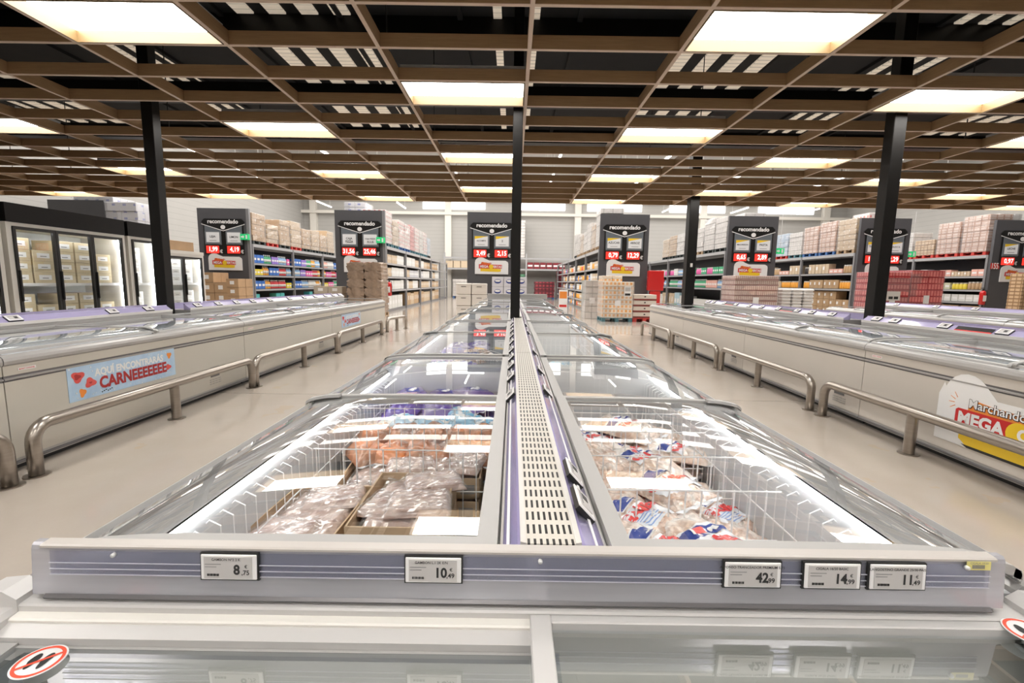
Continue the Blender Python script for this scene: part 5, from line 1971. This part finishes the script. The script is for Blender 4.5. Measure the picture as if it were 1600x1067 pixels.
toploads(X6_, 1, [(1.25, 1.75, mPK, 'red', 'tall tan layered cases'), (1.2, 1.6, mPK, 'red', 'layered cases'), (1.2, .9, mTA, 'red', 'low tan trays'), (1.2, 1.35, mWH, 'red', 'white wrapped load'), (1.2, 1.3, mRD, 'dark', 'red mesh load'), (1.2, 1.3, mRD, 'dark', 'red mesh load')], 'beside the last board')
# loads on the middle of the racks seen above the boards
OG = 'goods piled above the price boards'
load(-7.12, 21.9, TZ, .95, 1.0, 1.95, mWL, 'dark', 'white printed bales rising above the second price board', OG)
load(-12.98, 22.4, TZ, .95, 1.0, 1.4, mBR, 'dark', 'brown load behind the first price board', OG)
load(10.83, 22.0, TZ, .95, 1.2, 1.75, mWH, 'dark', 'domed white load above the pasta board', OG)
load(16.5, 22.0, TZ, .95, 1.0, 1.85, mRD, 'dark', 'red and white load above the board crossed by the right post', OG)
load(22.4, 22.0, TZ, 1.0, 1.0, 1.9, mWH, 'dark', 'white load above the last board', OG)
# shelf unit beyond the glass door freezers
HB = thing('price_board', 'plain anthracite board end behind the glass door freezers', 'price board', (-17.1, 18.6, 0), 0, 'recomendado price boards')
b = MB(); b.box(-1.1, 1.1, 0, .12, 0, 4.35, SLAB); b.build('slab', HB)
load(-15.4, 19.2, 0, 1.3, 1.1, 4.3, mWL, 'dark', 'tall stack of white cases with blue ovals behind the glass door freezers', OG, tiers=12)
load(-17.0, 19.8, 0, 1.6, 1.1, 4.6, mWL, 'dark', 'white and blue cases above the plain board end', OG, tiers=12)

# ================================================================== FLOOR DISPLAYS
DG = 'floor displays before the price boards'
def stack(proto_, nx, ny, nz, x0, y0, dx, dy, dz, z0, label, grp, cat='carton', drop=lambda i, j, k: False, rz=0):
    rr = random.Random(5)
    for k in range(nz):
        for j in range(ny):
            for i in range(nx):
                if drop(i, j, k): continue
                o = proto_.copy(); COL.objects.link(o)
                o.location = (x0 + i * dx, y0 + j * dy + rr.uniform(-.006, .006), z0 + k * dz)
                o.rotation_euler = (0, 0, rz)
                tag(o, label + (', %s tier' % ['bottom', 'second', 'third', 'fourth', 'fifth', 'sixth', 'seventh', 'eighth', 'ninth', 'tenth', 'eleventh', 'twelfth'][k]), cat, grp)


def case_front(name, w_, d_, h_, m, extra=None, bev=.008):
    b = MB(); b.box(-w_ / 2, w_ / 2, -d_ / 2, d_ / 2, 0, h_, m, bev)
    if extra: extra(b, w_, d_, h_)
    return b.build(name)


def lab_card(b, w_, d_, h_):
    b.box(-w_ * .2, w_ * .15, -d_ / 2 - .003, -d_ / 2, h_ * .35, h_ * .75, WHITE)
    b.box(-w_ * .5, w_ * .5, -d_ / 2 - .002, -d_ / 2, h_ * .97, h_, CARD2)


p_ = case_front('brown_carton', .52, .5, .40, CARD, lab_card)
stack(p_, 3, 2, 4, -12.75, 18.9, .54, .52, .41, 0, 'brown carton stacked before the first price board', 'cartons before the first board', drop=lambda i, j, k: k == 3 and i == 2)
bpy.data.objects.remove(p_)
p_ = case_front('brown_carton', .48, .5, .34, CARD, lab_card)
stack(p_, 1, 2, 4, -11.2, 18.9, .5, .52, .35, 0, 'smaller brown carton at the right of the stack before the first price board', 'cartons before the first board')
bpy.data.objects.remove(p_)

# brown paper bundles before the second board
def bundle(b, w_, d_, h_):
    for x in (-.2, .25):
        b.box(x * w_ - .01, x * w_ + .01, -d_ / 2 - .004, d_ / 2 + .004, -.001, h_ + .003, OFFW)
def lumpy(name, w_, d_, h_, m, seed, amp=.03, n=9):
    b = MB()
    def q(px, py, pz):
        rx, ry, rz = (1 - .10 * abs(py * pz) ** 3), (1 - .10 * abs(px * pz) ** 3), (1 - .12 * abs(px * py) ** 3)
        k = amp * (sin(px * 5 + seed) * cos(py * 6 + seed * 2) + .6 * sin(pz * 7 + px * 9 + seed) + .4 * sin(px * 17 + pz * 11))
        return (px * rx * (w_ / 2) + k * px * .6, py * ry * (d_ / 2) + k * py, (pz * rz * .5 + .5) * h_ + k * .4 * (pz if pz > 0 else 0))
    for ax in range(3):
        for sg in (-1, 1):
            vs = []
            for j in range(n + 1):
                for i in range(n + 1):
                    u = -1 + 2 * i / n; v = -1 + 2 * j / n
                    p = [0, 0, 0]; p[ax] = sg; p[(ax + 1) % 3] = u; p[(ax + 2) % 3] = v
                    vs.append(q(*p))
            b.add(vs, [(j * (n + 1) + i, j * (n + 1) + i + 1, (j + 1) * (n + 1) + i + 1, (j + 1) * (n + 1) + i) for j in range(n) for i in range(n)], m, True)
    return b.build(name)


KRAFT = mat('kraft_paper', (.40, .29, .21), .35, noise=.35, nscale=5, bump=.6, bscale=9, coat=.5)
for k in range(6):
    for i in range(2):
        o = lumpy('paper_bundle', .66, 1.0, .34, KRAFT, k * 2.3 + i * 1.1)
        o.location = (-6.10 + i * .68, 18.6, .14 + .325 * k)
        tag(o, 'brown film-wrapped paper bundle, %s column, %s tier before the second board' % (('left', 'right')[i], ['bottom', 'second', 'third', 'fourth', 'fifth', 'top'][k]), 'paper bundle', 'paper bundles before the second board')
tag(pallet_mb(1.35, 1.0, PALC['wood']).build('pallet', None, (-5.76, 18.6, 0)), 'wooden pallet under the brown paper bundles', 'pallet')
p_ = case_front('grey_carton', .55, .5, .28, mat('grey_card', (.45, .40, .33), .7), lab_card)
stack(p_, 2, 1, 4, -7.55, 18.6, .56, 1, .29, 0, 'grey-brown flat carton left of the paper bundles', 'flat cartons before the second board')
bpy.data.objects.remove(p_)

# white boxes before the third board
def foam(b, w_, d_, h_):
    b.box(-w_ / 2 - .004, w_ / 2 + .004, -d_ / 2 - .004, d_ / 2 + .004, h_ * .86, h_ * .9, OFFW)
    b.box(-.10, .10, -d_ / 2 - .006, -d_ / 2, h_ * .68, h_ * .73, BLACK)
p_ = case_front('white_box', .60, .5, .44, mat('white_card', (.74, .70, .65), .6), foam, .02)
stack(p_, 2, 1, 3, -1.98, 19.0, .63, 1, .455, 0, 'plain white box stacked left of the central island end', 'white boxes by the central island', 'box')
bpy.data.objects.remove(p_)
def oval(b, w_, d_, h_):
    P = [(w_ * .3 * cos(2 * pi * k / 20), h_ * .55 + h_ * .22 * sin(2 * pi * k / 20)) for k in range(20)]
    b.prismY(P, -d_ / 2 - .004, -d_ / 2, BLUI)
    P = [(w_ * .25 * cos(2 * pi * k / 20), h_ * .60 + h_ * .12 * sin(2 * pi * k / 20)) for k in range(20)]
    b.prismY(P, -d_ / 2 - .006, -d_ / 2 - .004, WHITE)
p_ = case_front('white_carton', .46, .5, .40, mat('pale_lilac_card', (.66, .66, .72), .6), oval, .006)
stack(p_, 3, 1, 4, -.62, 19.3, .48, 1, .41, 0, 'pale carton with blue oval emblem before the third price board', 'blue oval cartons', 'carton')
bpy.data.objects.remove(p_)

# orange pallet, white wrapped stack, red pallet of cases right of centre
load(3.93, 17.9, 0, 1.15, .95, 1.50, mOR, 'teal', 'pallet of orange and white printed bags before the board right of centre', DG, tiers=8)
load(3.75, 18.0, 1.502, .75, .8, .22, mOR, None, 'loose top tiers of orange bags on the orange pallet', DG, tiers=2, parts=False)
b = MB(); b.box(-.13, .13, -.01, .0, 0, .38, WHITE); b.box(-.1, .1, -.012, -.01, .04, .12, INK); b.box(-.1, .1, -.012, -.01, .2, .34, mat('photo_grey', (.5, .5, .5), .5))
o = b.build('price_card'); o.location = (4.28, 17.38, .95); tag(o, 'white price card on the orange bag pallet', 'price card')
def cases(b, w_, d_, h_):
    b.box(-w_ / 2 - .003, w_ / 2 + .003, -d_ / 2 - .003, d_ / 2 + .003, 0, h_ * .3, mat('maroon_band', (.22, .05, .04), .5))
    b.box(-.03, .03, -d_ / 2 - .005, -d_ / 2, h_ * .55, h_ * .75, INK)
p_ = case_front('white_brown_case', .86, .8, .215, mat('case_white', (.70, .65, .58), .6), cases, .006)
stack(p_, 1, 1, 4, 4.99, 17.95, 1, 1, .222, .146, 'white case with dark maroon lower band on the red pallet', 'cases on the red pallet', 'carton')
bpy.data.objects.remove(p_)
tag(pallet_mb(.9, .9, PALC['red']).build('pallet', None, (4.99, 17.95, 0)), 'red pallet under the white and maroon cases', 'pallet')
load(3.2, 19.2, 0, .55, .9, 1.55, mWH, None, 'narrow white wrapped stack left of the orange pallet', DG)
b = MB(); b.box(-.12, .12, -.01, .01, 0, .75, WHITE); b.box(-.10, .10, -.012, -.01, .5, .7, ORA); b.box(-.10, .10, -.012, -.01, .25, .32, RED); b.box(-.02, .02, -.01, .2, 0, .02, ALU)
o = b.build('floor_sign'); o.location = (2.2, 20.3, .0); o.scale = (1.6, 1, 1.5); tag(o, 'small white and orange floor sign at the far aisle mouth', 'sign')

# red fire cabinet, extinguishers, exit signs
t = thing('fire_cabinet', 'red fire hose cabinet on the board right of centre', 'fire cabinet', (6.08, 20.0, 0))
b = MB(); b.box(-.33, .33, -.12, .12, 1.15, 2.0, EXRED, .02); b.build('upper_box', t)
b = MB(); b.box(-.22, .22, -.10, .10, .3, 1.14, EXRED, .02); b.build('lower_box', t)
def make_ext():
    t = thing('fire_extinguisher', 'x', 'fire extinguisher')
    b = MB(); b.lathe([(.09, 0), (.11, .02), (.11, .50), (.09, .57), (.03, .61)], EXRED, n=16); b.box(-.07, .07, -.113, -.108, .15, .4, WHITE); b.build('cylinder', t)
    b = MB(); b.lathe([(.03, .61), (.035, .68)], BLACK, n=10); b.box(-.12, .05, -.012, .012, .68, .70, BLACK); b.box(-.12, .03, -.012, .012, .72, .735, BLACK); b.build('valve', t)
    b = MB(); b.tube([(.03, -.02, .65), (.12, -.05, .6), (.14, -.06, .4), (.12, -.06, .15)], .012, BLACK, 6); b.build('hose', t)
    return reg(t)
ep = make_ext()
dup(ep, (-5.39, 20.36, .75), 0, 'red fire extinguisher on the right edge of the second price board', 'fire extinguishers')
dup(ep, (20.485, 20.36, .75), 0, 'red fire extinguisher left of the last price board', 'fire extinguishers')
for o in list(ep.children) + [ep]: bpy.data.objects.remove(o)
for i, (x, z, y, lab) in enumerate(((-11.5, 3.05, 20.2, 'on the first price board'), (-5.69, 3.0, 20.2, 'on the second price board'), (11.48, 2.8, 20.33, 'beside the pasta board'), (17.155, 2.75, 20.33, 'beside the board crossed by the right post'))):
    t = thing('exit_sign', 'green emergency exit sign ' + lab, 'exit sign', (x, y, z), 0, 'green exit signs')
    b = MB(); b.box(-.18, .18, 0, .1 if i < 2 else .03, 0, .24, GREEN, .004); b.build('plate', t)
    b = MB()
    b.prismY([(-.14, .09), (-.14, .15), (-.06, .15), (-.06, .19), (0, .12), (-.06, .05), (-.06, .09)], -.004, 0, WHITE)
    b.box(.06, .13, -.004, 0, .04, .2, WHITE); b.build('pictogram', t)
    if i >= 2:
        b = MB(); b.box(-.005, .005, .01, .02, .24, HT - z + .3, WIRE); b.build('hanger', t)
# header board small white tags
b = MB(); b.box(-.08, .08, 0, .006, 0, .06, RED); b.text('155', .09, facing_y(0, -.002, .03), WHITE, .02)
o = b.build('number_plate'); o.location = (20.75, 20.27, 2.3); o.scale = (2.4, 1, 4); tag(o, 'small red number plate on the left edge of the last board', 'sign')

# before the pasta board, post-crossed board and last board
load(8.85 + .35, 18.2, 0, 1.65, 1.1, 1.80, mPA, 'dark', 'wide stack of pasta packs before the fifth price board', DG, tiers=9)
def sack(b, w_, d_, h_): pass
p_ = case_front('white_sack', .40, .5, .12, mat('sack_white', (.74, .73, .72), .6), None, .05)
stack(p_, 3, 1, 11, 10.55, 18.2, .43, 1, .122, .0, 'white sack in the stack right of the pasta packs', 'white sacks before the fifth board', 'sack')
bpy.data.objects.remove(p_)
load(14.35, 18.2, 0, 1.25, 1.1, 2.02, mRD2, 'dark', 'red bottle packs piled left before the post-crossed board', DG, tiers=8)
load(15.72, 18.3, 0, 1.25, 1.1, 2.10, mRD2, 'dark', 'red bottle packs piled right before the post-crossed board', DG, tiers=8)
b = MB(); b.box(-.25, .25, -.01, 0, 0, .34, OFFW); b.box(-.18, -.02, -.012, -.01, .05, .15, INK); b.box(.02, .18, -.012, -.01, .05, .15, INK)
o = b.build('price_card'); o.location = (14.35, 17.6, .95); tag(o, 'white price card on the red bottle packs', 'price card')
p_ = case_front('tan_tray', .62, .5, .135, mTA, None, .01)
stack(p_, 3, 1, 14, 19.75, 18.3, .64, 1, .14, .1, 'tan tray in the wide stack before the last board', 'tan trays before the last board', 'tray', drop=lambda i, j, k: False) if False else None
for k in range(14):
    for i in range(3):
        o = p_.copy(); COL.objects.link(o); o.location = (19.95 + .64 * i, 18.3, .1 + .14 * k)
        tag(o, 'tan tray of cans in the wide stack before the last board', 'tray', 'tan trays before the last board')
bpy.data.objects.remove(p_)
tag(pallet_mb(1.95, .6, PALC['wood']).build('pallet', None, (20.6, 18.3, -.045)), 'pallet under the tan trays', 'pallet')

# ================================================================== BACK WALL RACKS
t = thing('wall_rack', 'low steel rack along the back wall seen between the aisles', 'storage rack', (0, 41.2, 0))
for z in (2.45, 3.4):
    b = MB(); b.box(-6.2, 9, -.05, .05, z, z + .14, RACKB); b.build('beam', t)
    b = MB(); b.box(-6.2, 9, .0, 1.2, z + .1, z + .14, RACK); b.build('shelf', t)
for x in (-6.0, -1.4, 1.15, 5.0, 8.8):
    b = MB(); b.box(x - .06, x + .06, -.06, .06, 0, 3.9, RACKB); b.build('upright', t)
BGX = 'goods on the back wall rack'
o = product('pack', .5, .5, .55, DRD, '')
for i in range(6):
    put(o, (1.5 + .56 * i, 41.5, 2.60), 'dark red crate on the back wall shelf', 'crate', BGX)
o = product('carton', .6, .5, .6, TAN, '')
for i in range(6):
    put(o, (-5.6 + .66 * i, 41.5, 2.60), 'tan carton on the back wall shelf', 'carton', BGX)
load(-4.6, 41.0, 0, 1.2, 1.0, 1.6, mWH, 'blue', 'grey load on a blue pallet at the back wall, left', BGX, parts=False)
load(-3.2, 41.0, 0, 1.2, 1.0, 1.6, mWH, 'blue', 'grey load on a blue pallet at the back wall, beside the left one', BGX, parts=False)
mGR = loadmat('green_packs', (.05, .16, .09), (.12, .30, .18), .3, .3)
mDR = loadmat('dark_red_packs', (.12, .02, .03), (.42, .06, .08), .3, .3)
load(.55, 40.6, 0, 1.0, 1.0, 2.1, mGR, 'blue', 'dark green load at the back wall right of the central post', BGX, parts=False)
load(2.7, 40.4, 0, 1.7, 1.0, 1.5, mDR, 'blue', 'low dark red load at the back wall', BGX, parts=False)
load(4.7, 40.2, 0, 1.9, 1.0, 2.4, mDR, 'blue', 'taller dark red load at the back wall', BGX, parts=False)
load(.5, 41.8, 3.56, 1.0, 1.0, 3.2, mWH, None, 'tall white stack on the back wall rack beside the central post', BGX, parts=False)

# ------------------------------------------------------------------ clean up prototypes
def wipe(o):
    for c in list(KIDS.get(o.name, [])):
        wipe(c)
    bpy.data.objects.remove(o)
for p in PROTO:
    wipe(p)
for o in PROD.values():
    bpy.data.objects.remove(o)
